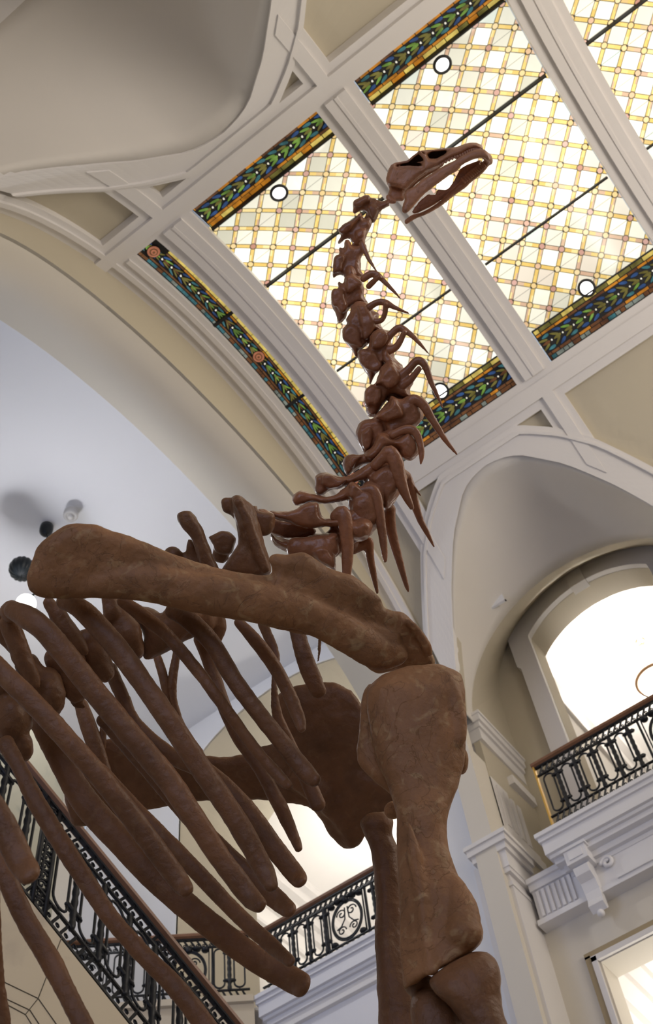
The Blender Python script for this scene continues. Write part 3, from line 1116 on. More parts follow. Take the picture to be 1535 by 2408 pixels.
# ------------------------------------------------------------------ the mounted dinosaur skeleton
SK = 0.92


def bone_mat(name, base, light, rough, coat=0.0, flake=.5, crack=.35):
    mt, nt, b, N, L = new_mat(name)
    tc = N.new('ShaderNodeTexCoord')
    n1 = N.new('ShaderNodeTexNoise'); n1.inputs['Scale'].default_value = 5; n1.inputs['Detail'].default_value = 8; n1.inputs['Roughness'].default_value = .62
    n2 = N.new('ShaderNodeTexNoise'); n2.inputs['Scale'].default_value = 22; n2.inputs['Detail'].default_value = 8; n2.inputs['Distortion'].default_value = .8
    L.new(tc.outputs['Object'], n1.inputs['Vector']); L.new(tc.outputs['Object'], n2.inputs['Vector'])
    c1 = N.new('ShaderNodeValToRGB'); e = c1.color_ramp.elements
    e[0].position = .32; e[0].color = tuple(c * .72 for c in base) + (1,)
    e[1].position = .68; e[1].color = tuple(c * 1.22 for c in base) + (1,)
    L.new(n1.outputs[0], c1.inputs[0])
    c2 = N.new('ShaderNodeValToRGB'); e = c2.color_ramp.elements
    e[0].position = .55; e[0].color = (0, 0, 0, 1); e[1].position = .74; e[1].color = (1, 1, 1, 1)
    L.new(n2.outputs[0], c2.inputs[0])
    mu = N.new('ShaderNodeMath'); mu.operation = 'MULTIPLY'; mu.inputs[1].default_value = flake
    L.new(c2.outputs[0], mu.inputs[0])
    mx = N.new('ShaderNodeMix'); mx.data_type = 'RGBA'
    L.new(mu.outputs[0], mx.inputs[0]); L.new(c1.outputs[0], mx.inputs[6]); mx.inputs[7].default_value = tuple(light) + (1,)
    # dark cracks
    v = N.new('ShaderNodeTexNoise'); v.inputs['Scale'].default_value = 7; v.inputs['Detail'].default_value = 10; v.inputs['Distortion'].default_value = 2.0
    L.new(tc.outputs['Object'], v.inputs['Vector'])
    ab = N.new('ShaderNodeMath'); ab.operation = 'SUBTRACT'; ab.inputs[1].default_value = .5
    L.new(v.outputs[0], ab.inputs[0])
    ab2 = N.new('ShaderNodeMath'); ab2.operation = 'ABSOLUTE'; L.new(ab.outputs[0], ab2.inputs[0])
    mr = N.new('ShaderNodeMapRange'); mr.inputs[1].default_value = 0; mr.inputs[2].default_value = .012; mr.inputs[3].default_value = crack; mr.inputs[4].default_value = 0
    L.new(ab2.outputs[0], mr.inputs[0])
    m2 = N.new('ShaderNodeMix'); m2.data_type = 'RGBA'
    L.new(mr.outputs[0], m2.inputs[0]); L.new(mx.outputs[2], m2.inputs[6]); m2.inputs[7].default_value = tuple(c * .3 for c in base) + (1,)
    L.new(m2.outputs[2], b.inputs['Base Color'])
    n3 = N.new('ShaderNodeTexNoise'); n3.inputs['Scale'].default_value = 38; n3.inputs['Detail'].default_value = 7
    L.new(tc.outputs['Object'], n3.inputs['Vector'])
    ad = N.new('ShaderNodeMath'); ad.operation = 'SUBTRACT'; L.new(n3.outputs[0], ad.inputs[0]); L.new(mr.outputs[0], ad.inputs[1])
    bp = N.new('ShaderNodeBump'); bp.inputs['Strength'].default_value = .45; bp.inputs['Distance'].default_value = .012
    L.new(ad.outputs[0], bp.inputs['Height']); L.new(bp.outputs['Normal'], b.inputs['Normal'])
    b.inputs['Roughness'].default_value = rough
    b.inputs['Specular IOR Level'].default_value = .32
    b.inputs['Coat Weight'].default_value = coat
    b.inputs['Coat Roughness'].default_value = .2
    return mt


BONE = bone_mat('brown_bone', (.185, .084, .037), (.30, .18, .09), .46, 0, .3, .1)
GLOSSY = bone_mat('varnished_brown_bone', (.300, .122, .056), (.36, .17, .09), .36, .3, .3, .08)
OLDBONE = bone_mat('weathered_shoulder_bone', (.300, .145, .062), (.56, .40, .20), .56, 0, .45, .3)
SKULLM = bone_mat('tan_skull_bone', (.440, .205, .105), (.50, .26, .14), .42, .2, .3)
clouds = bpy.data.textures.new('bone_lumps', 'CLOUDS'); clouds.noise_scale = .055; clouds.noise_depth = 3


def P(px, py, d):
    return (ROT @ Vector(((px - CX) / F, (py - CY) / F, 1))) * (d * SK)


RGT = Vector((ROT[0][0], ROT[1][0], ROT[2][0])); DWN = Vector((ROT[0][1], ROT[1][1], ROT[2][1]))


def cr(pts, k):
    """Catmull-Rom through tuples"""
    out = []
    n = len(pts)
    for i in range(n - 1):
        p0, p1, p2, p3 = pts[max(i - 1, 0)], pts[i], pts[i + 1], pts[min(i + 2, n - 1)]
        for j in range(k):
            t = j / k
            out.append(tuple(.5 * (2 * b + (c - a) * t + (2 * a - 5 * b + 4 * c - d) * t * t + (3 * b - a - 3 * c + d) * t ** 3) for a, b, c, d in zip(p0, p1, p2, p3)))
    out.append(tuple(pts[-1]))
    return out


def section(c, side, dep, a, b, n=14, ex=1.0):
    return [c + side * (a * math.copysign(abs(math.cos(q)) ** ex, math.cos(q))) + dep * (b * math.copysign(abs(math.sin(q)) ** ex, math.sin(q))) for q in [2 * PI * i / n for i in range(n)]]


def sweep(mb, pts, d0, d1, flat=.85, k=3, tw=0.0):
    """bone shaft through (px, py, width) stations, depth d0 to d1"""
    n = len(pts)
    full = cr([(x, y, d0 + (d1 - d0) * i / max(1, n - 1), w_) for i, (x, y, w_) in enumerate(pts)], k)
    C = [P(x, y, d) for x, y, d, w_ in full]
    R = [max(2.0, w_) / 2 * d * SK / F for x, y, d, w_ in full]
    rows = []
    m_ = len(C)
    for i in range(m_):
        t = (C[min(i + 1, m_ - 1)] - C[max(i - 1, 0)]).normalized()
        side = t.cross(C[i].normalized()).normalized()
        dep = side.cross(t).normalized()
        if tw:
            q = tw * i / m_
            side, dep = side * math.cos(q) + dep * math.sin(q), dep * math.cos(q) - side * math.sin(q)
        if i == 0:
            for s_, o_ in ((.02, .75), (.55, .62), (.85, .35)):
                rows.append(section(C[i] - t * R[i] * o_, side, dep, R[i] * s_, R[i] * s_ * flat))
        rows.append(section(C[i], side, dep, R[i], R[i] * flat))
        if i == m_ - 1:
            for s_, o_ in ((.85, .35), (.55, .62), (.02, .75)):
                rows.append(section(C[i] + t * R[i] * o_, side, dep, R[i] * s_, R[i] * s_ * flat))
    mb.grid(rows, 0, True)
    a = len(mb.v) - len(rows) * 14
    mb.f.append([a + j for j in range(14)]); mb.mi.append(0)
    e = len(mb.v) - 14
    mb.f.append([e + j for j in range(14)]); mb.mi.append(0)


def loft(mb, st, k=4, ex=.8, skew=0.0):
    """plate or shaft from stations (ax, ay, bx, by, depth, thickness in metres)"""
    full = cr([tuple(s) for s in st], k)
    rows = []
    N_ = len(full)
    for i, (ax, ay, bx, by, d, th) in enumerate(full):
        A, B = P(ax, ay, d - skew), P(bx, by, d + skew)
        c = (A + B) / 2; side = (B - A) / 2; l = side.length
        s = side.normalized()
        dep = c.normalized(); dep = (dep - s * dep.dot(s)).normalized()
        row = section(c, s, dep, l, th / 2, 24, ex)
        if i == 0: rows.append(section(c, s, dep, l * .03, th * .02, 24)); rows.append(section(c, s, dep, l * .8, th * .4, 24, ex))
        rows.append(row)
        if i == N_ - 1: rows.append(section(c, s, dep, l * .8, th * .4, 24, ex)); rows.append(section(c, s, dep, l * .03, th * .02, 24))
    b0 = len(mb.v)
    mb.grid(rows, 0, True)
    mb.f.append([b0 + j for j in range(24)]); mb.mi.append(0)
    e = len(mb.v) - 24
    mb.f.append([e + j for j in range(24)]); mb.mi.append(0)


def strip(mb, pts, d0, d1, w_=5.0):
    """thin wall of bone running back in depth along a line"""
    rows = []
    n = len(pts)
    for i, (x, y) in enumerate(pts):
        a, b = pts[max(i - 1, 0)], pts[min(i + 1, n - 1)]
        l = math.hypot(b[0] - a[0], b[1] - a[1]); nx, ny = -(b[1] - a[1]) / l * w_ / 2, (b[0] - a[0]) / l * w_ / 2
        rows.append([P(x - nx, y - ny, d0), P(x + nx, y + ny, d0), P(x + nx, y + ny, d1), P(x - nx, y - ny, d1)])
    b0 = len(mb.v)
    mb.grid(rows, 0, True)
    mb.f.append([b0, b0 + 1, b0 + 2, b0 + 3]); mb.mi.append(0)
    e = len(mb.v) - 4
    mb.f.append([e, e + 1, e + 2, e + 3]); mb.mi.append(0)


def inside(poly, x, y):
    c = np.zeros(x.shape, bool)
    n = len(poly)
    for i in range(n):
        (x1, y1), (x2, y2) = poly[i], poly[(i + 1) % n]
        if y1 == y2: continue
        c ^= ((y1 > y) != (y2 > y)) & (x < (x2 - x1) * (y - y1) / (y2 - y1) + x1)
    return c


def edge_dist(poly, x, y):
    d = np.full(x.shape, 1e9)
    n = len(poly)
    for i in range(n):
        (x1, y1), (x2, y2) = poly[i], poly[(i + 1) % n]
        l2 = (x2 - x1) ** 2 + (y2 - y1) ** 2 or 1e-9
        t = np.clip(((x - x1) * (x2 - x1) + (y - y1) * (y2 - y1)) / l2, 0, 1)
        d = np.minimum(d, np.hypot(x - x1 - t * (x2 - x1), y - y1 - t * (y2 - y1)))
    return d


def plate(mb, poly, d, th, rnd_px, org=(0, 0), sc=1.0, holes=(), g=2.5, depth=None):
    """flat bone with a rounded rim from a closed outline; th in metres, rnd_px the width of the rounded rim"""
    pts = [(org[0] + a * sc, org[1] + b * sc) for a, b in poly]
    loop = cr(pts + [pts[0]], 4)[:-1] if len(pts) < 60 else pts
    hs = [[(org[0] + a * sc, org[1] + b * sc) for a, b in h] for h in holes]
    xs = [p[0] for p in loop]; ys = [p[1] for p in loop]
    X, Y = np.meshgrid(np.arange(min(xs) - g, max(xs) + 2 * g, g), np.arange(min(ys) - g, max(ys) + 2 * g, g))
    ins = inside(loop, X, Y); dist = edge_dist(loop, X, Y)
    for h in hs:
        ins &= ~inside(h, X, Y); dist = np.minimum(dist, edge_dist(h, X, Y))
    k = np.clip(dist / rnd_px, 0, 1)
    half = th / 2 * (.12 + .88 * np.sqrt(1 - (1 - k) ** 2))
    ny, nx = X.shape
    idf = {}
    V = []

    def vid(i, j):
        if (i, j) not in idf:
            dd = d + (depth(X[i, j], Y[i, j]) if depth else 0.0)
            c = P(X[i, j], Y[i, j], dd); f = c.normalized() * half[i, j]
            V.append(c - f); V.append(c + f)
            idf[(i, j)] = len(V) - 2
        return idf[(i, j)]
    FS = []
    cell = ins[:-1, :-1] & ins[1:, :-1] & ins[:-1, 1:] & ins[1:, 1:]
    for i in range(ny - 1):
        for j in range(nx - 1):
            if not cell[i, j]: continue
            a, b, c, e = vid(i, j), vid(i, j + 1), vid(i + 1, j + 1), vid(i + 1, j)
            FS.append((a, b, c, e)); FS.append((a + 1, e + 1, c + 1, b + 1))
            for (di, dj, p, q) in ((-1, 0, a, b), (0, 1, b, c), (1, 0, c, e), (0, -1, e, a)):
                ii, jj = i + di, j + dj
                if ii < 0 or jj < 0 or ii >= ny - 1 or jj >= nx - 1 or not cell[ii, jj]:
                    FS.append((p, p + 1, q + 1, q))
    mb.add(V, FS)


def blob(mb, px, py, d, rx, ry, rz=None, rot=0.0):
    c = P(px, py, d); u = d * SK / F
    rz = rz or (rx + ry) / 2
    f = c.normalized()
    a = RGT * math.cos(rot) + DWN * math.sin(rot); b = DWN * math.cos(rot) - RGT * math.sin(rot)
    rows = []
    for i in range(11):
        t = PI * i / 10
        rows.append([c + (a * (rx * math.cos(q)) + b * (ry * math.sin(q))) * (u * max(.02, math.sin(t))) + f * (rz * u * -math.cos(t)) for q in [2 * PI * j / 16 for j in range(16)]])
    b0 = len(mb.v)
    mb.grid(rows, 0, True)
    mb.f.append([b0 + j for j in range(16)]); mb.mi.append(0)
    e = len(mb.v) - 16
    mb.f.append([e + j for j in range(16)]); mb.mi.append(0)


def bone(mb, name, parent, mat, voxel=.007, lump=.006, it=3):
    o = mb.build(name, mat, parent, True)
    r = o.modifiers.new('fuse', 'REMESH'); r.mode = 'VOXEL'; r.voxel_size = voxel; r.use_smooth_shade = True
    s = o.modifiers.new('soften', 'SMOOTH'); s.factor = .5; s.iterations = it
    if lump:
        d = o.modifiers.new('lumps', 'DISPLACE'); d.texture = clouds; d.strength = lump; d.mid_level = .5; d.texture_coords = 'LOCAL'
    return o


base_p = P(1100, 2400, 3.1)
dino = root('dinosaur_skeleton', (base_p.x, base_p.y, -1.5), 'brown mounted long-necked dinosaur skeleton towering across the hall', 'skeleton')

# ---- near shoulder blade
mb = MB()
SCAP = [(88, 1402), (66, 1388), (60, 1365), (66, 1335), (82, 1296), (98, 1272), (120, 1254), (150, 1236), (172, 1230), (200, 1233), (232, 1233), (262, 1246), (300, 1258), (340, 1274), (400, 1299), (450, 1316), (510, 1334),
        (560, 1345), (600, 1350), (634, 1353), (641, 1344), (637, 1330), (628, 1318), (634, 1306), (646, 1299), (668, 1303), (690, 1300), (714, 1297), (735, 1306), (752, 1322), (766, 1332), (800, 1342), (830, 1353), (858, 1372), (884, 1392), (899, 1410), (903, 1428),
        (922, 1434), (946, 1436), (960, 1446), (985, 1478), (990, 1498), (1004, 1512), (1018, 1534), (1026, 1556), (1020, 1572), (985, 1576), (950, 1574), (930, 1578), (916, 1580), (890, 1588), (868, 1576), (830, 1546), (795, 1522), (760, 1505), (720, 1493), (690, 1490), (640, 1478), (590, 1464), (540, 1450), (480, 1440), (430, 1430),
        (380, 1420), (330, 1412), (280, 1404), (240, 1402), (200, 1408), (150, 1411), (110, 1408)]
sd = lambda x, y: 3.80 + (x - 60) / 960 * .38 + max(0, (y - 1400)) * .00035
plate(mb, SCAP, 0.0, .085, 34, g=3.0, depth=sd)
for st, a_, b_, fl in (([(100, 1385, 30), (200, 1372, 70), (330, 1370, 90), (460, 1394, 96), (560, 1410, 100), (640, 1424, 100), (720, 1446, 84), (800, 1486, 84), (880, 1532, 80), (930, 1530, 70)], 3.80, 4.12, .55),
                       ([(650, 1366, 20), (700, 1388, 36), (750, 1418, 36), (800, 1448, 36), (860, 1480, 40), (930, 1508, 40)], 3.985, 4.12, .5),
                       ([(880, 1560, 40), (905, 1550, 56), (940, 1535, 54)], 4.10, 4.13, .8),
                       ([(960, 1460, 20), (985, 1490, 24), (1003, 1520, 24), (1012, 1540, 16)], 4.12, 4.17, .8)):
    sweep(mb, st, a_, b_, fl)
bone(mb, 'scapula', dino, OLDBONE, .007, .009, 14)

# ---- near humerus
mb = MB()
loft(mb, [(955, 1566, 1035, 1562, 4.05, .08), (900, 1588, 1082, 1582, 4.03, .15), (866, 1618, 1091, 1612, 4.0, .18), (862, 1660, 1094, 1655, 3.97, .18), (870, 1720, 1098, 1710, 3.92, .17), (885, 1790, 1093, 1775, 3.87, .16),
          (912, 1850, 1080, 1840, 3.82, .16), (930, 1910, 1060, 1895, 3.76, .17), (932, 1970, 1050, 1950, 3.71, .17), (934, 2030, 1058, 2005, 3.65, .17), (936, 2090, 1080, 2065, 3.60, .18), (940, 2150, 1112, 2125, 3.55, .19),
          (943, 2210, 1134, 2178, 3.50, .20), (946, 2265, 1132, 2215, 3.46, .20), (948, 2305, 1092, 2250, 3.43, .19), (951, 2328, 1010, 2288, 3.41, .12)])
loft(mb, [(866, 1608, 920, 1605, 4.08, .06), (851, 1640, 930, 1640, 4.07, .08), (846, 1700, 940, 1690, 4.03, .08), (839, 1785, 945, 1760, 3.97, .07), (868, 1826, 950, 1810, 3.94, .07), (912, 1862, 950, 1850, 3.91, .06), (930, 1885, 950, 1870, 3.88, .04)])
sweep(mb, [(962, 1940, 16), (972, 2000, 34), (986, 2080, 32), (996, 2150, 30), (1004, 2220, 32), (1015, 2280, 40)], 3.618, 3.335, .68)
sweep(mb, [(1060, 2080, 60), (1085, 2140, 80), (1090, 2200, 90)], 3.54, 3.40, .8)
sweep(mb, [(960, 2150, 40), (962, 2230, 46), (970, 2300, 44)], 3.50, 3.38, .7)
sweep(mb, [(1040, 1600, 60), (1070, 1660, 44), (1080, 1740, 36)], 3.96, 3.84, .6)
bone(mb, 'humerus', dino, OLDBONE, .008, .008, 3)
mb = MB()
blob(mb, 1085, 1790, 3.95, 16, 34)
bone(mb, 'bone_chip', dino, OLDBONE, .007, .006)
mb = MB()
blob(mb, 925, 1905, 4.0, 24, 22)
bone(mb, 'bone_chip', dino, OLDBONE, .007, .006)

# ---- near forearm
mb = MB()
loft(mb, [(1108, 2238, 1146, 2238, 3.38, .08), (1062, 2262, 1168, 2262, 3.36, .16), (1012, 2300, 1178, 2298, 3.33, .18), (1022, 2335, 1176, 2342, 3.30, .18), (1070, 2380, 1184, 2385, 3.26, .16), (1100, 2450, 1205, 2450, 3.2, .14), (1120, 2600, 1215, 2600, 3.05, .12), (1140, 2800, 1245, 2800, 2.9, .14)])
bone(mb, 'ulna', dino, BONE, .009, .008)
mb = MB()
loft(mb, [(985, 2325, 1045, 2330, 3.42, .08), (967, 2350, 1070, 2360, 3.40, .12), (966, 2400, 1088, 2400, 3.36, .12), (985, 2470, 1085, 2470, 3.3, .11), (1020, 2620, 1100, 2620, 3.15, .1), (1050, 2800, 1150, 2800, 3.0, .12)])
blob(mb, 990, 2318, 3.46, 42, 30)
bone(mb, 'radius', dino, BONE, .009, .008)
pm = P(1180, 2790, 2.95)
mb = MB(); mb.tube([pm, (pm.x, pm.y, -1.5)], .035, 12); mb.build('support_rod', STEEL, dino)

# ---- far forelimb, seen edge on
mb = MB()
loft(mb, [(864, 1912, 908, 1908, 4.55, .06), (846, 1932, 925, 1928, 4.54, .10), (856, 1965, 922, 1962, 4.52, .11), (871, 1995, 934, 1990, 4.49, .10), (878, 2050, 944, 2055, 4.43, .10), (884, 2130, 952, 2140, 4.35, .10), (881, 2195, 958, 2210, 4.28, .11), (885, 2290, 975, 2300, 4.18, .12), (889, 2380, 1010, 2380, 4.1, .14), (892, 2460, 1030, 2460, 4.03, .15)])
bone(mb, 'humerus', dino, BONE, .009, .008)
pm = P(950, 2450, 4.03)
mb = MB(); mb.tube([pm, (pm.x, pm.y, -1.5)], .04, 12); mb.build('support_rod', STEEL, dino)

# ---- far shoulder blade and its broad front plate
mb = MB()
loft(mb, [(152, 1880, 160, 1905, 5.1, .03), (158, 1835, 172, 1942, 5.1, .06), (190, 1768, 212, 1943, 5.1, .07), (252, 1736, 275, 1926, 5.1, .08), (350, 1746, 345, 1905, 5.1, .08), (420, 1762, 420, 1890, 5.1, .08), (490, 1778, 490, 1882, 5.1, .08), (575, 1775, 575, 1880, 5.1, .08), (625, 1752, 630, 1882, 5.1, .08), (690, 1740, 690, 1890, 5.1, .08)])
loft(mb, [(640, 1650, 640, 1755, 5.1, .03), (655, 1630, 650, 1880, 5.08, .08), (690, 1614, 680, 1890, 5.06, .1), (740, 1604, 735, 1905, 5.04, .12), (790, 1607, 780, 1970, 5.02, .12), (835, 1632, 815, 1997, 5.0, .12), (862, 1680, 850, 1980, 4.98, .12), (890, 1740, 880, 1910, 4.96, .1), (905, 1780, 900, 1850, 4.96, .05)])
sweep(mb, [(700, 1830, 60), (770, 1870, 70), (820, 1940, 60), (828, 1985, 26)], 5.0, 4.96, .8)
sweep(mb, [(840, 1820, 80), (890, 1840, 80), (925, 1862, 60)], 4.96, 4.9, .6)
sweep(mb, [(850, 1860, 70), (888, 1886, 56), (922, 1890, 46)], 4.97, 4.9, .6)
bone(mb, 'scapula', dino, BONE, .009, .014)

# ---- ribs: (stations, depth at the spine, depth at the tip, flatness, material)
RIBSET = [
    ([(24, 1432, 50), (62, 1450, 66), (117, 1495, 66), (219, 1622, 66), (313, 1735, 66), (400, 1840, 66), (450, 1915, 64), (520, 2020, 62), (585, 2105, 60), (611, 2130, 46)], 3.85, 3.45, .7),
    ([(145, 1412, 44), (195, 1436, 60), (274, 1522, 62), (340, 1612, 60), (400, 1698, 62), (478, 1815, 62), (556, 1930, 62), (615, 2035, 58), (638, 2085, 44)], 4.02, 3.6, .7),
    ([(285, 1412, 34), (332, 1445, 42), (391, 1492, 38), (469, 1583, 36), (498, 1622, 36), (595, 1755, 34), (660, 1830, 34), (679, 1848, 26)], 4.1, 3.85, .8),
    ([(400, 1435, 40), (439, 1454, 54), (498, 1512, 50), (545, 1590, 50), (595, 1660, 48), (673, 1758, 50), (720, 1818, 52), (741, 1836, 40)], 4.12, 3.85, .75),
    ([(560, 1462, 30), (605, 1512, 40), (650, 1575, 40), (683, 1640, 40), (704, 1695, 36), (709, 1716, 26)], 4.25, 4.1, .75),
    ([(616, 1465, 30), (632, 1500, 30), (650, 1545, 22), (644, 1600, 18), (652, 1680, 32), (685, 1760, 38), (725, 1840, 44), (748, 1895, 46)], 4.75, 4.4, .6),
    ([(470, 1500, 40), (500, 1580, 38), (525, 1655, 40), (560, 1735, 36), (612, 1810, 38), (655, 1890, 42), (690, 1965, 34), (702, 1997, 24)], 4.7, 4.3, .7),
    ([(258, 1570, 40), (284, 1630, 40), (320, 1700, 36), (400, 1775, 46), (485, 1815, 54), (576, 1900, 56), (642, 1990, 58), (697, 2060, 54), (708, 2074, 40)], 4.6, 4.0, .6),
    ([(240, 1690, 40), (330, 1790, 44), (440, 1915, 50), (560, 2035, 54), (650, 2115, 58), (683, 2142, 44)], 4.4, 4.0, .6),
    ([(-30, 1545, 56), (20, 1595, 60), (80, 1655, 60), (156, 1738, 60), (254, 1850, 60), (352, 1978, 62), (420, 2070, 58), (440, 2095, 44)], 3.6, 3.35, .7),
    ([(62, 1650, 40), (100, 1720, 50), (140, 1785, 64), (200, 1885, 76), (285, 1980, 76), (371, 2070, 74), (469, 2155, 72), (586, 2245, 72), (680, 2300, 72), (712, 2318, 68)], 4.45, 3.9, .5),
    ([(235, 1805, 34), (324, 1906, 42), (430, 2016, 48), (554, 2146, 46), (639, 2224, 46), (684, 2262, 34)], 4.2, 3.7, .6),
    ([(12, 1745, 50), (45, 1805, 44), (85, 1885, 52), (133, 1965, 54), (198, 2065, 54), (254, 2150, 50), (332, 2240, 52), (410, 2318, 56), (480, 2408, 60), (540, 2500, 60)], 4.0, 3.45, .6),
    ([(-60, 1900, 56), (0, 2030, 58), (59, 2160, 58), (120, 2262, 62), (165, 2350, 56), (210, 2440, 60)], 3.3, 2.95, .6),
    ([(-90, 1800, 70), (-30, 1880, 76), (20, 1965, 78), (52, 2030, 76), (70, 2058, 68)], 2.75, 2.6, .6),
    ([(696, 1470, 44), (708, 1520, 48), (728, 1580, 52), (750, 1628, 46)], 4.6, 4.5, .5),
    ([(190, 1655, 38), (205, 1700, 46), (224, 1755, 46), (250, 1830, 40)], 5.0, 4.9, .7),
    ([(238, 1660, 16), (243, 1700, 20), (240, 1760, 24)], 5.0, 4.95, .7),
    ([(368, 1540, 24), (384, 1590, 28), (395, 1650, 22), (405, 1680, 14)], 5.0, 4.9, .7),
    ([(416, 1535, 24), (405, 1600, 28), (410, 1655, 22), (432, 1715, 22), (470, 1770, 24)], 5.0, 4.85, .7),
    ([(752, 1500, 12), (750, 1535, 10), (746, 1562, 6)], 4.9, 4.9, .9),
    ([(-20, 1950, 40), (-10, 2250, 40), (12, 2420, 40)], 3.0, 2.9, .7),
]
for st, d0, d1, fl in RIBSET:
    mb = MB()
    sweep(mb, [(x, y, w_ * .86) for x, y, w_ in st], d0, d1, fl, 5)
    bone(mb, 'rib', dino, BONE, .0065, .004)

# ---- back vertebrae under the shoulder blade
DORS = [
    ([('p', [(543, 1172), (549, 1165), (562, 1163), (577, 1172), (592, 1186), (602, 1205), (612, 1240), (622, 1275), (634, 1318), (638, 1338), (632, 1352), (610, 1355), (520, 1350), (523, 1334), (545, 1300), (560, 1275), (556, 1245), (552, 1222), (546, 1195)], -.08, .12, 16), ('p', [(519, 1178), (526, 1172), (540, 1170), (556, 1185), (556, 1215), (552, 1225), (540, 1212), (524, 1204)], -.02, .07, 9), ('s', [(560, 1180, 22), (580, 1220, 26), (600, 1280, 26), (625, 1340, 26)], -.15), ('p', [(590, 1190), (604, 1188), (608, 1200), (632, 1206), (646, 1210), (645, 1230), (636, 1255), (615, 1262), (600, 1240)], .1, .09, 10)], 4.5),
    ([('p', [(487, 1262), (500, 1258), (515, 1250), (528, 1247), (542, 1252), (556, 1266), (552, 1285), (540, 1305), (510, 1302), (498, 1280)], 0, .1, 12), ('s', [(525, 1270, 40), (518, 1310, 40)], .05)], 4.75),
    ([('p', [(413, 1210), (420, 1203), (436, 1199), (452, 1203), (464, 1222), (478, 1245), (490, 1280), (503, 1312), (516, 1345), (480, 1345), (470, 1330), (455, 1280), (442, 1258), (430, 1244), (418, 1225)], -.08, .1, 14), ('p', [(443, 1265), (460, 1280), (480, 1330), (440, 1330), (436, 1300)], .02, .08, 10), ('b', 405, 1304, 24, 20), ('s', [(405, 1300, 26), (440, 1340, 40)], 0)], 4.4),
    ([('p', [(296, 1424), (361, 1431), (400, 1463), (438, 1470), (425, 1515), (361, 1547), (345, 1550), (336, 1540), (335, 1489), (309, 1450)], .05, .15, 18), ('s', [(440, 1440, 80), (400, 1475, 76), (358, 1520, 44), (346, 1542, 24)], 0), ('s', [(480, 1450, 70), (430, 1480, 60), (400, 1500, 40)], .05), ('s', [(500, 1455, 60), (515, 1480, 40), (505, 1510, 24)], .1)], 4.5),
    ([('p', [(226, 1450), (284, 1444), (316, 1463), (338, 1508), (335, 1545), (309, 1550), (258, 1515), (219, 1489)], .05, .15, 18), ('s', [(262, 1425, 50), (288, 1480, 72), (312, 1530, 46)], 0), ('b', 300, 1495, 36, 44), ('s', [(250, 1405, 30), (262, 1438, 36), (252, 1455, 24)], -.05)], 4.4),
    ([('p', [(168, 1515), (219, 1540), (258, 1566), (255, 1586), (219, 1603), (180, 1579), (148, 1540)], .05, .15, 18), ('s', [(200, 1500, 60), (225, 1550, 70), (250, 1585, 46)], 0), ('s', [(112, 1415, 30), (150, 1465, 42), (188, 1518, 36), (200, 1534, 20)], -.12), ('s', [(125, 1440, 30), (170, 1510, 50)], 0)], 4.3),
    ([('p', [(135, 1573), (193, 1592), (206, 1635), (180, 1652), (148, 1618)], .05, .15, 18), ('s', [(135, 1545, 70), (160, 1600, 56), (176, 1645, 28)], 0), ('b', 175, 1560, 30, 34), ('s', [(170, 1640, 16), (182, 1656, 20), (200, 1662, 12)], .05)], 4.25),
    ([('p', [(39, 1566), (129, 1573), (155, 1637), (129, 1676), (77, 1656), (39, 1605)], .05, .15, 18), ('b', 112, 1640, 44, 52), ('s', [(60, 1560, 60), (100, 1620, 70)], 0), ('s', [(20, 1460, 46), (50, 1540, 48), (78, 1598, 36), (88, 1612, 22)], -.1)], 4.15),
    ([('p', [(-10, 1637), (39, 1663), (77, 1695), (64, 1727), (26, 1760), (-10, 1760)], .05, .15, 18), ('b', 22, 1695, 50, 62), ('b', 58, 1690, 18, 44), ('b', 52, 1755, 28, 40), ('s', [(8, 1745, 40), (30, 1775, 36), (40, 1800, 20)], 0), ('b', 0, 1600, 40, 40)], 4.1),
    ([('b', 28, 1438, 32, 28), ('s', [(-10, 1470, 40), (10, 1500, 36), (40, 1530, 30)], .1), ('s', [(0, 1440, 30), (-30, 1480, 50)], .1)], 4.0),
]


def fill(mb, parts, d):
    for p in parts:
        if p[0] == 'p': plate(mb, p[1], d + p[2], p[3], p[4], g=2.5)
        elif p[0] == 's': sweep(mb, p[1], d + p[2], d + p[2], .9, 3)
        else: blob(mb, p[1], p[2], d, p[3], p[4])


for parts, d in DORS:
    mb = MB(); fill(mb, parts, d)
    bone(mb, 'dorsal_vertebra', dino, BONE, .008, .012, 2)

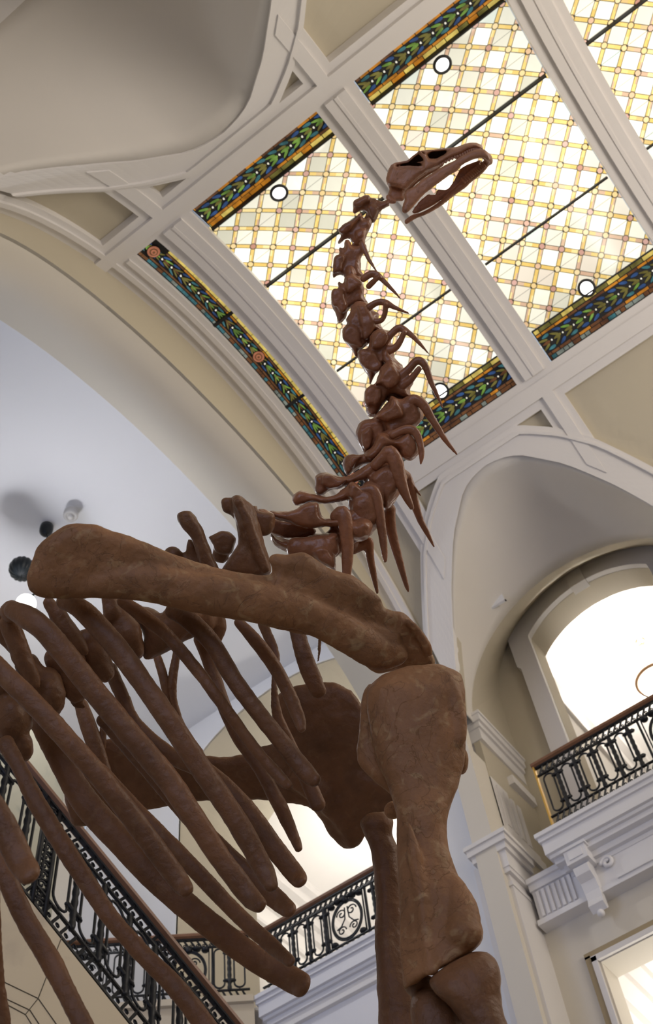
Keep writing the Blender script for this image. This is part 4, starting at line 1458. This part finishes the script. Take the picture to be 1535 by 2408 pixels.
# ---- neck vertebrae from the head down: (bone plates: origin, scale, outline, depth shift, thickness, rim), near ribs, far ribs
NECK = [
    ([([(828.3, 478.6), (832.9, 470.6), (847.7, 463.7), (866.0, 458.0), (871.7, 466.0), (883.1, 464.9), (888.9, 470.6), (902.6, 471.7), (911.7, 468.3), (915.6, 482.0), (907.1, 488.9), (893.4, 499.1), (884.3, 516.3), (875.1, 523.6), (869.4, 512.9), (860.3, 507.1), (861.4, 501.4), (851.1, 496.9), (840.9, 500.3), (831.7, 502.6), (828.3, 496.9), (829.9, 484.3)], 0, 0.07, 12),
      ([(828.3, 478.6), (832.9, 470.6), (847.7, 463.7), (866.0, 458.0), (871.7, 467.1), (868.3, 475.1), (856.9, 478.6), (850.0, 484.3), (838.6, 487.7), (829.9, 484.3)], -0.05, 0.05, 8),
      ([(861.4, 484.3), (877.4, 479.7), (891.1, 491.1), (884.3, 509.4), (875.1, 516.3), (868.3, 500.3)], -0.04, 0.05, 8)],
     [],
     []),
    ([([(852.7, 509.4), (850.0, 496.9), (843.1, 502.6), (836.3, 511.7), (815.7, 523.1), (804.3, 530.0), (794.0, 540.3), (794.0, 544.9), (799.7, 555.1), (792.9, 568.9), (792.9, 574.6), (797.4, 575.3), (806.6, 567.7), (813.4, 562.0), (822.6, 563.1), (828.3, 572.3), (840.9, 575.7), (855.7, 571.1), (859.1, 559.7), (861.4, 546.0), (870.6, 538.0), (875.1, 523.1), (868.3, 509.9), (859.1, 514.0)], 0, 0.08, 13),
      ([(850.0, 496.9), (843.1, 502.6), (836.3, 511.7), (815.7, 523.1), (804.3, 530.0), (794.0, 540.3), (797.0, 548.3), (808.9, 550.6), (822.6, 541.4), (831.7, 527.7), (843.1, 516.3), (850.5, 511.7)], -0.055, 0.05, 8),
      ([(836.3, 541.4), (852.3, 536.9), (861.4, 541.4), (856.9, 559.7), (845.4, 564.3), (834.0, 557.4)], -0.05, 0.06, 10)],
     [],
     []),
    ([([(810.0, 562.0), (807.7, 582.6), (798.6, 580.3), (794.7, 587.1), (797.0, 596.3), (788.3, 600.9), (783.7, 607.7), (781.9, 630.6), (781.4, 651.1), (786.5, 654.6), (792.9, 648.9), (804.3, 647.0), (810.0, 653.4), (811.1, 662.6), (820.3, 667.1), (838.6, 655.7), (859.1, 648.9), (851.1, 639.7), (847.7, 623.7), (850.0, 605.4), (859.1, 592.9), (861.4, 578.0), (854.6, 571.1), (843.1, 576.9), (829.4, 578.5), (823.7, 568.9), (819.1, 562.0)], 0, 0.09, 13),
      ([(797.0, 596.3), (788.3, 600.9), (783.7, 607.7), (781.9, 630.6), (782.6, 643.1), (790.6, 640.9), (802.0, 638.6), (806.6, 626.0), (813.4, 607.7), (808.9, 596.3)], -0.055, 0.05, 9),
      ([(811.1, 632.9), (820.3, 623.7), (831.7, 630.6), (836.3, 644.3), (829.4, 655.7), (815.7, 655.7)], -0.06, 0.06, 10)],
     [[(850, 572, 14), (858, 590, 13), (870, 615, 9), (888, 641, 4)]],
     []),
    ([([(812.3, 646.9), (808.9, 661.7), (802.0, 666.3), (798.6, 661.0), (794.5, 665.1), (794.7, 676.6), (783.7, 678.9), (778.7, 688.0), (778.0, 707.4), (783.7, 728.0), (791.7, 746.3), (792.9, 757.7), (798.6, 761.4), (813.4, 749.7), (815.7, 737.1), (821.4, 728.0), (831.7, 718.9), (845.4, 714.3), (868.3, 712.0), (859.1, 705.1), (856.4, 689.1), (858.0, 677.7), (854.6, 666.3), (850.0, 651.4), (836.3, 645.7), (827.1, 641.1)], 0, 0.1, 14),
      ([(794.7, 676.6), (783.7, 678.9), (778.7, 688.0), (778.0, 707.4), (781.4, 721.1), (790.6, 723.0), (799.7, 735.3), (808.9, 735.3), (817.1, 728.0), (816.4, 714.3), (812.3, 700.6), (808.9, 686.9), (802.0, 678.4)], -0.065, 0.05, 9),
      ([(811.1, 649.1), (827.1, 645.7), (845.4, 657.1), (852.7, 668.6), (838.6, 678.9), (818.0, 690.3), (811.1, 675.4)], -0.06, 0.06, 10)],
     [[(853, 657, 16), (868, 646, 18), (885, 645, 16), (905, 664, 12), (925, 684, 9), (942, 703, 4)], [(866, 674, 14), (878, 662, 14), (892, 650, 10)]],
     []),
    ([([(825, 721), (836, 709), (852, 708), (868, 714), (880, 732), (891, 737), (889, 756), (903, 778), (895, 784), (879, 782), (869, 808), (862, 814), (854, 821), (843, 826), (841, 842), (836, 841), (824, 820), (810, 803), (804, 792), (805, 773), (815, 763), (812, 751), (822, 738)], 0, 0.12, 15),
      ([(806, 773), (816, 764), (832, 764), (845, 772), (850, 800), (856, 814), (846, 819), (836, 815), (820, 810), (809, 800), (804, 790)], -0.075, 0.06, 9),
      ([(838, 716), (862, 718), (876, 740), (884, 762), (872, 790), (856, 800), (848, 780), (843, 745)], -0.07, 0.06, 10)],
     [[(866, 724, 18), (885, 712, 16), (905, 711, 16), (925, 722, 12), (961, 737, 5)], [(880, 756, 16), (898, 752, 13), (906, 732, 13), (905, 714, 11)]],
     []),
    ([([(870.5, 792.1), (878.7, 778.4), (895.2, 773.5), (917.1, 781.1), (920.4, 792.1), (918.5, 805.8), (929.5, 811.9), (926.2, 830.5), (930.9, 844.2), (947.9, 860.7), (941.8, 868.9), (917.1, 863.4), (900.7, 857.9), (889.7, 874.4), (884.2, 879.9), (876.0, 893.6), (869.1, 905.1), (865.0, 885.4), (856.8, 871.7), (845.8, 857.9), (840.3, 836.0), (844.5, 822.8), (854.1, 819.5), (862.3, 818.2), (868.3, 808.6)], 0, 0.13, 14),
      ([(844.5, 822.8), (840.9, 834.6), (845.8, 855.2), (858.2, 866.2), (873.3, 873.9), (889.7, 874.4), (898.5, 857.9), (889.7, 841.5), (876.0, 825.0), (862.3, 821.7)], -0.08, 0.06, 9),
      ([(874.6, 783.9), (895.2, 775.1), (915.0, 785.3), (910.3, 803.1), (892.5, 819.5), (874.6, 819.5), (870.5, 803.1)], -0.08, 0.07, 10),
      ([(897.9, 830.5), (908.9, 819.5), (917.1, 833.3), (928.1, 852.5), (911.7, 857.9), (900.7, 849.7)], -0.08, 0.05, 9)],
     [[(905, 802, 22), (922, 783, 18), (940, 771, 18), (962, 784, 14), (985, 806, 10), (1009, 833, 4)], [(912, 824, 24), (930, 817, 18), (944, 796, 15), (950, 780, 12)]],
     []),
    ([([(895.2, 863.4), (917.1, 848.3), (933.6, 855.2), (948.7, 863.4), (955.5, 882.6), (970.1, 889.5), (969.3, 904.6), (963.2, 915.5), (967.1, 932.0), (955.5, 937.5), (933.6, 929.3), (917.1, 929.3), (903.4, 948.5), (881.5, 980.0), (865.6, 978.1), (859.5, 956.7), (855.7, 940.2), (856.8, 921.0), (867.8, 906.8), (881.5, 901.3), (889.7, 879.9)], 0, 0.14, 15),
      ([(856.8, 921.0), (867.8, 907.3), (884.2, 910.6), (897.4, 915.5), (896.3, 937.5), (886.4, 957.2), (873.3, 953.1), (861.7, 957.2), (855.7, 940.2)], -0.09, 0.06, 10),
      ([(897.9, 871.7), (917.1, 855.2), (933.6, 863.4), (941.8, 882.6), (933.6, 904.6), (911.7, 915.5), (895.2, 904.6), (881.5, 904.6), (889.7, 888.1)], -0.09, 0.07, 12)],
     [[(938, 888, 24), (960, 869, 20), (980, 848, 20), (998, 858, 18), (1014, 900, 14), (1028, 930, 10), (1041, 960, 5)], [(943, 908, 26), (965, 893, 18), (986, 866, 14)]],
     []),
    ([([(918.4, 928.0), (940.8, 939.2), (966.4, 931.2), (988.8, 956.8), (995.8, 982.4), (979.2, 1004.8), (963.2, 1011.2), (940.8, 1017.6), (924.8, 1028.8), (908.8, 1020.8), (896.0, 990.4), (878.4, 985.6), (884.8, 972.8), (908.8, 947.2)], 0, 0.16, 15),
      ([(923.2, 932.8), (937.6, 944.0), (949.4, 969.6), (947.8, 979.8), (928.0, 987.2), (908.8, 992.6), (896.0, 987.2), (881.6, 980.8), (896.0, 965.8), (912.0, 956.8)], -0.1, 0.07, 10),
      ([(835.2, 1020.8), (840.0, 1001.6), (852.8, 988.2), (870.4, 986.6), (894.4, 985.6), (907.2, 1014.4), (896.0, 1036.8), (872.0, 1068.8), (852.8, 1064.6), (841.6, 1040.0)], -0.03, 0.1, 12),
      ([(848.0, 1017.6), (867.2, 1004.8), (876.8, 1017.6), (873.6, 1046.4), (860.8, 1059.2), (851.2, 1046.4)], -0.1, 0.05, 8)],
     [[(943, 968, 26), (960, 950, 26), (972, 939, 26), (995, 952, 24), (1015, 985, 20), (1045, 1032, 14), (1074, 1068, 6)]],
     []),
    ([([(886.4, 1017.6), (905.6, 1016.0), (928.0, 1030.4), (960.0, 1011.2), (979.2, 1030.4), (987.2, 1059.2), (966.4, 1084.8), (944.0, 1075.2), (934.4, 1054.4), (912.0, 1054.4), (892.8, 1073.6), (870.4, 1086.4), (852.8, 1072.0), (876.8, 1046.4)], 0, 0.17, 15),
      ([(803.8, 1091.2), (809.6, 1075.2), (825.6, 1066.6), (851.2, 1068.2), (864.0, 1071.4), (884.8, 1057.6), (881.6, 1084.8), (857.6, 1092.8), (838.4, 1105.6), (819.2, 1118.4), (809.6, 1110.4)], -0.02, 0.1, 12),
      ([(819.2, 1088.0), (828.8, 1072.0), (851.2, 1072.0), (838.4, 1088.0), (832.0, 1100.8), (824.0, 1100.8)], -0.08, 0.05, 7)],
     [[(922, 1024, 20), (950, 1011, 22), (974, 1014, 22), (987, 1040, 18), (991, 1070, 14), (989, 1091, 6)]],
     []),
    ([([(738.2, 1132.8), (740.2, 1120.6), (753.6, 1112.3), (772.8, 1113.0), (792.0, 1118.4), (820.8, 1120.0), (846.4, 1102.4), (872.0, 1086.4), (886.4, 1097.6), (870.4, 1123.8), (840.0, 1134.4), (817.6, 1140.8), (798.4, 1150.4), (776.0, 1152.6), (753.6, 1166.4), (742.1, 1159.0)], -0.02, 0.1, 11),
      ([(859.2, 1123.2), (884.8, 1097.6), (910.4, 1088.0), (942.4, 1097.6), (956.8, 1120.0), (947.2, 1148.8), (929.6, 1177.6), (913.6, 1196.8), (900.8, 1193.6), (884.8, 1168.0), (868.8, 1150.4)], 0.02, 0.2, 24),
      ([(755.2, 1139.2), (756.8, 1120.0), (776.0, 1115.2), (795.2, 1124.8), (817.6, 1126.4), (798.4, 1145.6), (772.8, 1150.4)], -0.08, 0.05, 8)],
     [[(880, 1096, 26), (900, 1076, 28), (916, 1062, 32), (930, 1086, 36), (938, 1120, 32), (952, 1160, 24), (969, 1195, 12)]],
     [[(950, 1118, 12), (968, 1140, 11), (989, 1165, 5)], [(958, 1120, 20), (966, 1155, 26), (985, 1215, 18), (1005, 1255, 13), (1020, 1286, 6)]]),
    ([([(685.4, 1177.6), (690.6, 1163.2), (705.6, 1153.0), (728.0, 1157.8), (760.0, 1168.0), (785.6, 1164.2), (808.0, 1148.2), (827.2, 1131.5), (837.4, 1139.2), (832.0, 1159.0), (814.4, 1176.0), (785.6, 1182.4), (760.0, 1185.6), (728.0, 1182.4), (699.2, 1191.0)], -0.02, 0.1, 11),
      ([(820.8, 1164.8), (846.4, 1152.0), (872.0, 1148.2), (891.2, 1168.0), (904.0, 1212.8), (900.8, 1232.0), (884.8, 1244.8), (868.8, 1260.8), (849.6, 1273.6), (833.6, 1264.0), (824.0, 1232.0), (817.6, 1193.6)], 0.02, 0.22, 28),
      ([(820.8, 1136.0), (836.8, 1136.0), (859.2, 1152.0), (872.0, 1145.6), (859.2, 1171.2), (830.4, 1174.4), (817.6, 1168.0)], -0.06, 0.08, 9)],
     [[(828, 1160, 22), (860, 1152, 24), (879, 1156, 28), (888, 1190, 28), (898, 1250, 22), (904, 1300, 16), (906, 1321, 8)]],
     [[(918, 1195, 26), (915, 1222, 30), (925, 1270, 24), (942, 1330, 18), (955, 1375, 12), (960, 1391, 5)]]),
    ([([(630.4, 1201.6), (664.0, 1202.6), (692.8, 1198.4), (708.8, 1187.2), (731.2, 1178.9), (749.1, 1184.0), (755.2, 1211.2), (769.6, 1219.8), (800.0, 1218.6), (804.8, 1238.4), (779.2, 1239.0), (753.6, 1241.0), (728.0, 1244.2), (705.6, 1239.0), (680.0, 1229.4), (648.0, 1219.8)], -0.03, 0.12, 12),
      ([(792.0, 1216.0), (811.2, 1203.2), (830.4, 1222.4), (856.0, 1216.0), (877.8, 1232.0), (868.8, 1260.8), (849.6, 1273.6), (824.0, 1270.4), (798.4, 1257.6)], 0.03, 0.2, 22),
      ([(632.0, 1216.0), (705.6, 1232.0), (740.8, 1243.2), (736.0, 1260.8), (689.6, 1268.8), (635.2, 1254.4)], 0.12, 0.06, 10),
      ([(633.6, 1249.6), (657.6, 1264.0), (696.0, 1270.4), (734.4, 1258.2), (766.4, 1252.8), (795.8, 1253.8), (792.0, 1286.4), (779.2, 1308.8), (768.0, 1328.6), (740.8, 1315.2), (728.0, 1302.4), (686.4, 1300.8), (657.6, 1291.2), (638.4, 1272.0)], 0.0, 0.16, 16)],
     [[(788, 1217, 30), (805, 1205, 34), (812, 1232, 36), (817, 1290, 30), (815, 1345, 24), (814, 1372, 14)]],
     [[(828, 1292, 26), (850, 1281, 28), (866, 1272, 24), (870, 1310, 20), (880, 1360, 15), (887, 1394, 8)]]),
    ([([(606.4, 1196.8), (619.2, 1196.8), (644.8, 1208.0), (647.4, 1228.8), (638.4, 1251.2), (619.2, 1260.8), (606.4, 1241.6)], -0.02, 0.1, 11),
      ([(728.0, 1292.8), (753.6, 1280.0), (779.2, 1292.8), (790.4, 1318.4), (788.8, 1344.0), (766.4, 1331.2), (740.8, 1318.4)], 0.04, 0.12, 14)],
     [],
     []),
]
n = len(NECK)
CORE = [(880, 486, 20), (852, 545, 26), (832, 605, 30), (832, 680, 30), (862, 745, 32), (896, 810, 36), (926, 890, 42), (938, 960, 46), (926, 1025, 52), (906, 1090, 60), (882, 1155, 66), (848, 1222, 70), (775, 1285, 60), (690, 1290, 50)]
for i, (plates, near, far) in enumerate(NECK):
    d = 6.1 + (4.75 - 6.1) * (i / (n - 1)) ** .9
    mb = MB()
    for o_, dd, th, rim in plates: plate(mb, o_, d + dd, th * 1.25, rim, g=2.2)
    sweep(mb, [CORE[i], tuple((a + b) / 2 for a, b in zip(CORE[i], CORE[i + 1])), CORE[i + 1]], d + .03, d + .01, .9, 3)
    v = bone(mb, 'cervical_vertebra', dino, GLOSSY, .0055, .014, 3)
    if near:
        mb = MB()
        for s in near: sweep(mb, s, d - .08, d - .12, .85, 4)
        bone(mb, 'cervical_rib', v, GLOSSY, .005, .003, 2)
    for s in far:
        mb = MB(); sweep(mb, s, d + .22, d + .2, .85, 4); sweep(mb, [CORE[i][:2] + (26,), s[0][:2] + (22,)], d + .05, d + .22, .8, 4)
        bone(mb, 'cervical_rib', v, GLOSSY, .005, .003, 2)

# ---- skull
D = 6.2
CRAN = [(906.4, 422.4), (911.3, 401.9), (919.1, 388.2), (927.9, 383.3), (958.2, 378.4), (971.9, 366.7), (985.5, 355.0), (1007.0, 353.0), (1030.5, 351.0), (1057.9, 348.1), (1075.4, 345.2), (1091.1, 339.3), (1106.7, 335.4), (1120.4, 335.4), (1132.1, 342.2), (1136.0, 350.1), (1128.2, 352.0), (1114.5, 350.1), (1098.9, 355.9), (1085.2, 364.7), (1067.6, 370.6), (1046.1, 381.3), (1028.5, 392.1), (1005.1, 403.8), (981.6, 419.4), (964.0, 437.0), (952.3, 446.8), (944.5, 444.9), (925.0, 439.0), (911.3, 435.1)]
ORBIT = [(970.4, 369.5), (986.8, 355.9), (994.6, 360.0), (999.5, 375.1), (990.1, 379.5), (961.4, 380.6)]
ANTORB = [(1005.4, 364.0), (1015.3, 357.0), (1037.5, 353.1), (1060.6, 348.6), (1044.0, 361.9), (1025.3, 372.5), (1008.7, 371.8)]
SLIT = [(928.9, 385.7), (958.2, 380.5), (989.4, 383.9), (989.8, 391.1), (958.2, 388.6), (932.8, 391.3)]
mb = MB()
plate(mb, CRAN, D - .03, .14, 11, holes=(ORBIT, ANTORB, SLIT), g=1.6)
plate(mb, [(932 + (x - 932) * .99, 412 + (y - 412) * .985) for x, y in CRAN], D + .17, .06, 8, g=1.8)
strip(mb, [(913.2, 435.1), (914.2, 403.8), (921.0, 390.1), (930.8, 385.2), (958.2, 380.4), (971.9, 368.6), (986.5, 357.9), (1007.0, 355.3), (1030.5, 353.4), (1057.9, 350.7), (1075.4, 348.1), (1091.1, 342.2), (1106.7, 338.3), (1120.4, 338.3), (1130.2, 343.2)], D - .06, D + .17)
strip(mb, [(925.0, 438.0), (944.5, 443.9), (964.0, 435.1), (981.6, 417.5), (1005.1, 402.2), (1028.5, 390.5), (1046.1, 380.0), (1067.6, 369.0), (1085.2, 363.2), (1114.5, 351.4)], D - .02, D + .17)
plate(mb, [(946.4, 435.1), (964.0, 419.4), (981.6, 401.9), (1005.1, 390.1), (1028.5, 377.4), (1042.2, 376.4), (1036.4, 390.1), (1005.1, 407.7), (979.7, 425.3), (958.2, 444.9), (950.4, 450.7)], D + .02, .06, 8, g=1.8)
plate(mb, [(911.3, 435.1), (925.0, 437.0), (944.5, 444.9), (952.3, 454.6), (948.4, 472.2), (936.7, 473.2), (919.1, 476.1), (911.3, 472.2), (910.3, 458.5), (914.2, 446.8)], D + .03, .12, 10, g=1.8)
sweep(mb, [(985, 358, 9), (999, 372, 10), (1001, 386, 12)], D - .09, D - .09, .8)
sweep(mb, [(915, 428, 10), (928, 402, 12), (950, 394, 9), (985, 394, 9), (1012, 392, 10)], D - .085, D - .085, .7)
sweep(mb, [(926, 400, 8), (932, 425, 9), (945, 440, 10)], D - .09, D - .09, .7)
sweep(mb, [(912, 462, 12), (918, 472, 14), (928, 474, 10)], D - .03, D - .03, .9)
plate(mb, [(946.4, 446.8), (958.2, 435.1), (981.6, 415.5), (1005.1, 401.9), (1028.5, 388.2), (1039.3, 385.2), (1041.2, 390.5), (1016.8, 407.7), (989.4, 425.3), (966.0, 444.9), (950.4, 455.6)], D + .05, .05, 6, g=1.6)
plate(mb, [(1075.4, 368.6), (1095.0, 356.9), (1114.5, 349.1), (1136.0, 350.1), (1140.9, 354.6), (1110.6, 356.9), (1087.2, 367.7), (1070.6, 377.4)], D + .02, .05, 6, g=1.6)
sk = bone(mb, 'skull', dino, SKULLM, .0045, .006, 2)
mb = MB()
plate(mb, [(943.5, 494.7), (946.4, 480.0), (950.7, 470.3), (948.8, 454.6), (958.2, 444.9), (973.8, 437.0), (989.4, 423.4), (1016.8, 405.8), (1042.2, 390.1), (1067.6, 376.4), (1087.2, 364.7), (1104.8, 355.3), (1124.3, 349.7), (1139.9, 351.4), (1151.3, 364.7), (1152.6, 375.5), (1147.8, 378.4), (1139.9, 372.9), (1124.3, 372.9), (1104.8, 378.8), (1085.2, 390.5), (1075.4, 401.9), (1055.9, 413.6), (1036.4, 427.3), (1016.8, 442.9), (997.3, 458.5), (977.7, 480.0), (962.1, 497.6), (952.3, 502.5), (945.5, 499.6)], D - .12, .06, 9, g=1.8)
plate(mb, [(949.4, 522.1), (953.3, 515.2), (967.9, 504.5), (985.5, 500.6), (1005.1, 491.8), (1028.5, 476.1), (1048.1, 458.5), (1065.7, 440.9), (1085.2, 421.4), (1104.8, 401.9), (1124.3, 388.2), (1139.9, 374.5), (1147.8, 372.5), (1153.0, 376.4), (1151.7, 386.2), (1143.8, 397.9), (1128.2, 413.6), (1108.7, 429.2), (1091.1, 444.9), (1067.6, 460.5), (1048.1, 477.1), (1028.5, 490.8), (1005.1, 503.5), (977.7, 515.2), (958.2, 527.3), (951.9, 527.3)], D + .06, .06, 8, g=1.8)
plate(mb, [(966.0, 499.6), (981.6, 478.1), (1005.1, 456.6), (1014.9, 457.6), (1023.6, 455.6), (1026.2, 446.8), (1033.4, 444.9), (1043.2, 446.2), (1053.0, 442.9), (1064.7, 427.3), (1076.4, 405.8), (1087.2, 392.1), (1114.5, 380.4), (1132.1, 375.5), (1124.3, 394.0), (1100.8, 415.5), (1085.2, 429.2), (1055.9, 454.6), (1032.4, 474.2), (1005.1, 490.8), (977.7, 503.5)], D + .10, .03, 5, g=1.8)
sweep(mb, [(1138, 364, 18), (1147, 372, 20), (1149, 382, 18)], D - .08, D + .05, .8)
bone(mb, 'lower_jaw', sk, SKULLM, .0045, .004, 2)
mb = MB()
TP = cr([(1032, 380), (1060, 365), (1085, 354), (1106, 346), (1122, 345), (1134, 352)], 4)
for i, (x, y) in enumerate(TP[::1][:18]):
    mb = MB()
    l = 9 + 4 * i / 18
    sweep(mb, [(x - 2, y - 4, 7), (x + 2, y + l * .5, 7.5), (x + 4, y + l, 4)], D - .075, D - .085, .8, 2)
    mb.build('tooth', SKULLM, sk, True)
for i, (x, y) in enumerate(cr([(1140, 392), (1125, 404), (1108, 418), (1090, 432)], 4)[:12]):
    mb = MB()
    sweep(mb, [(x, y, 5), (x - 5, y - 6, 4.5), (x - 8, y - 11, 3)], D + .0, D + .0, .8, 2)
    mb.build('tooth', SKULLM, sk, True)
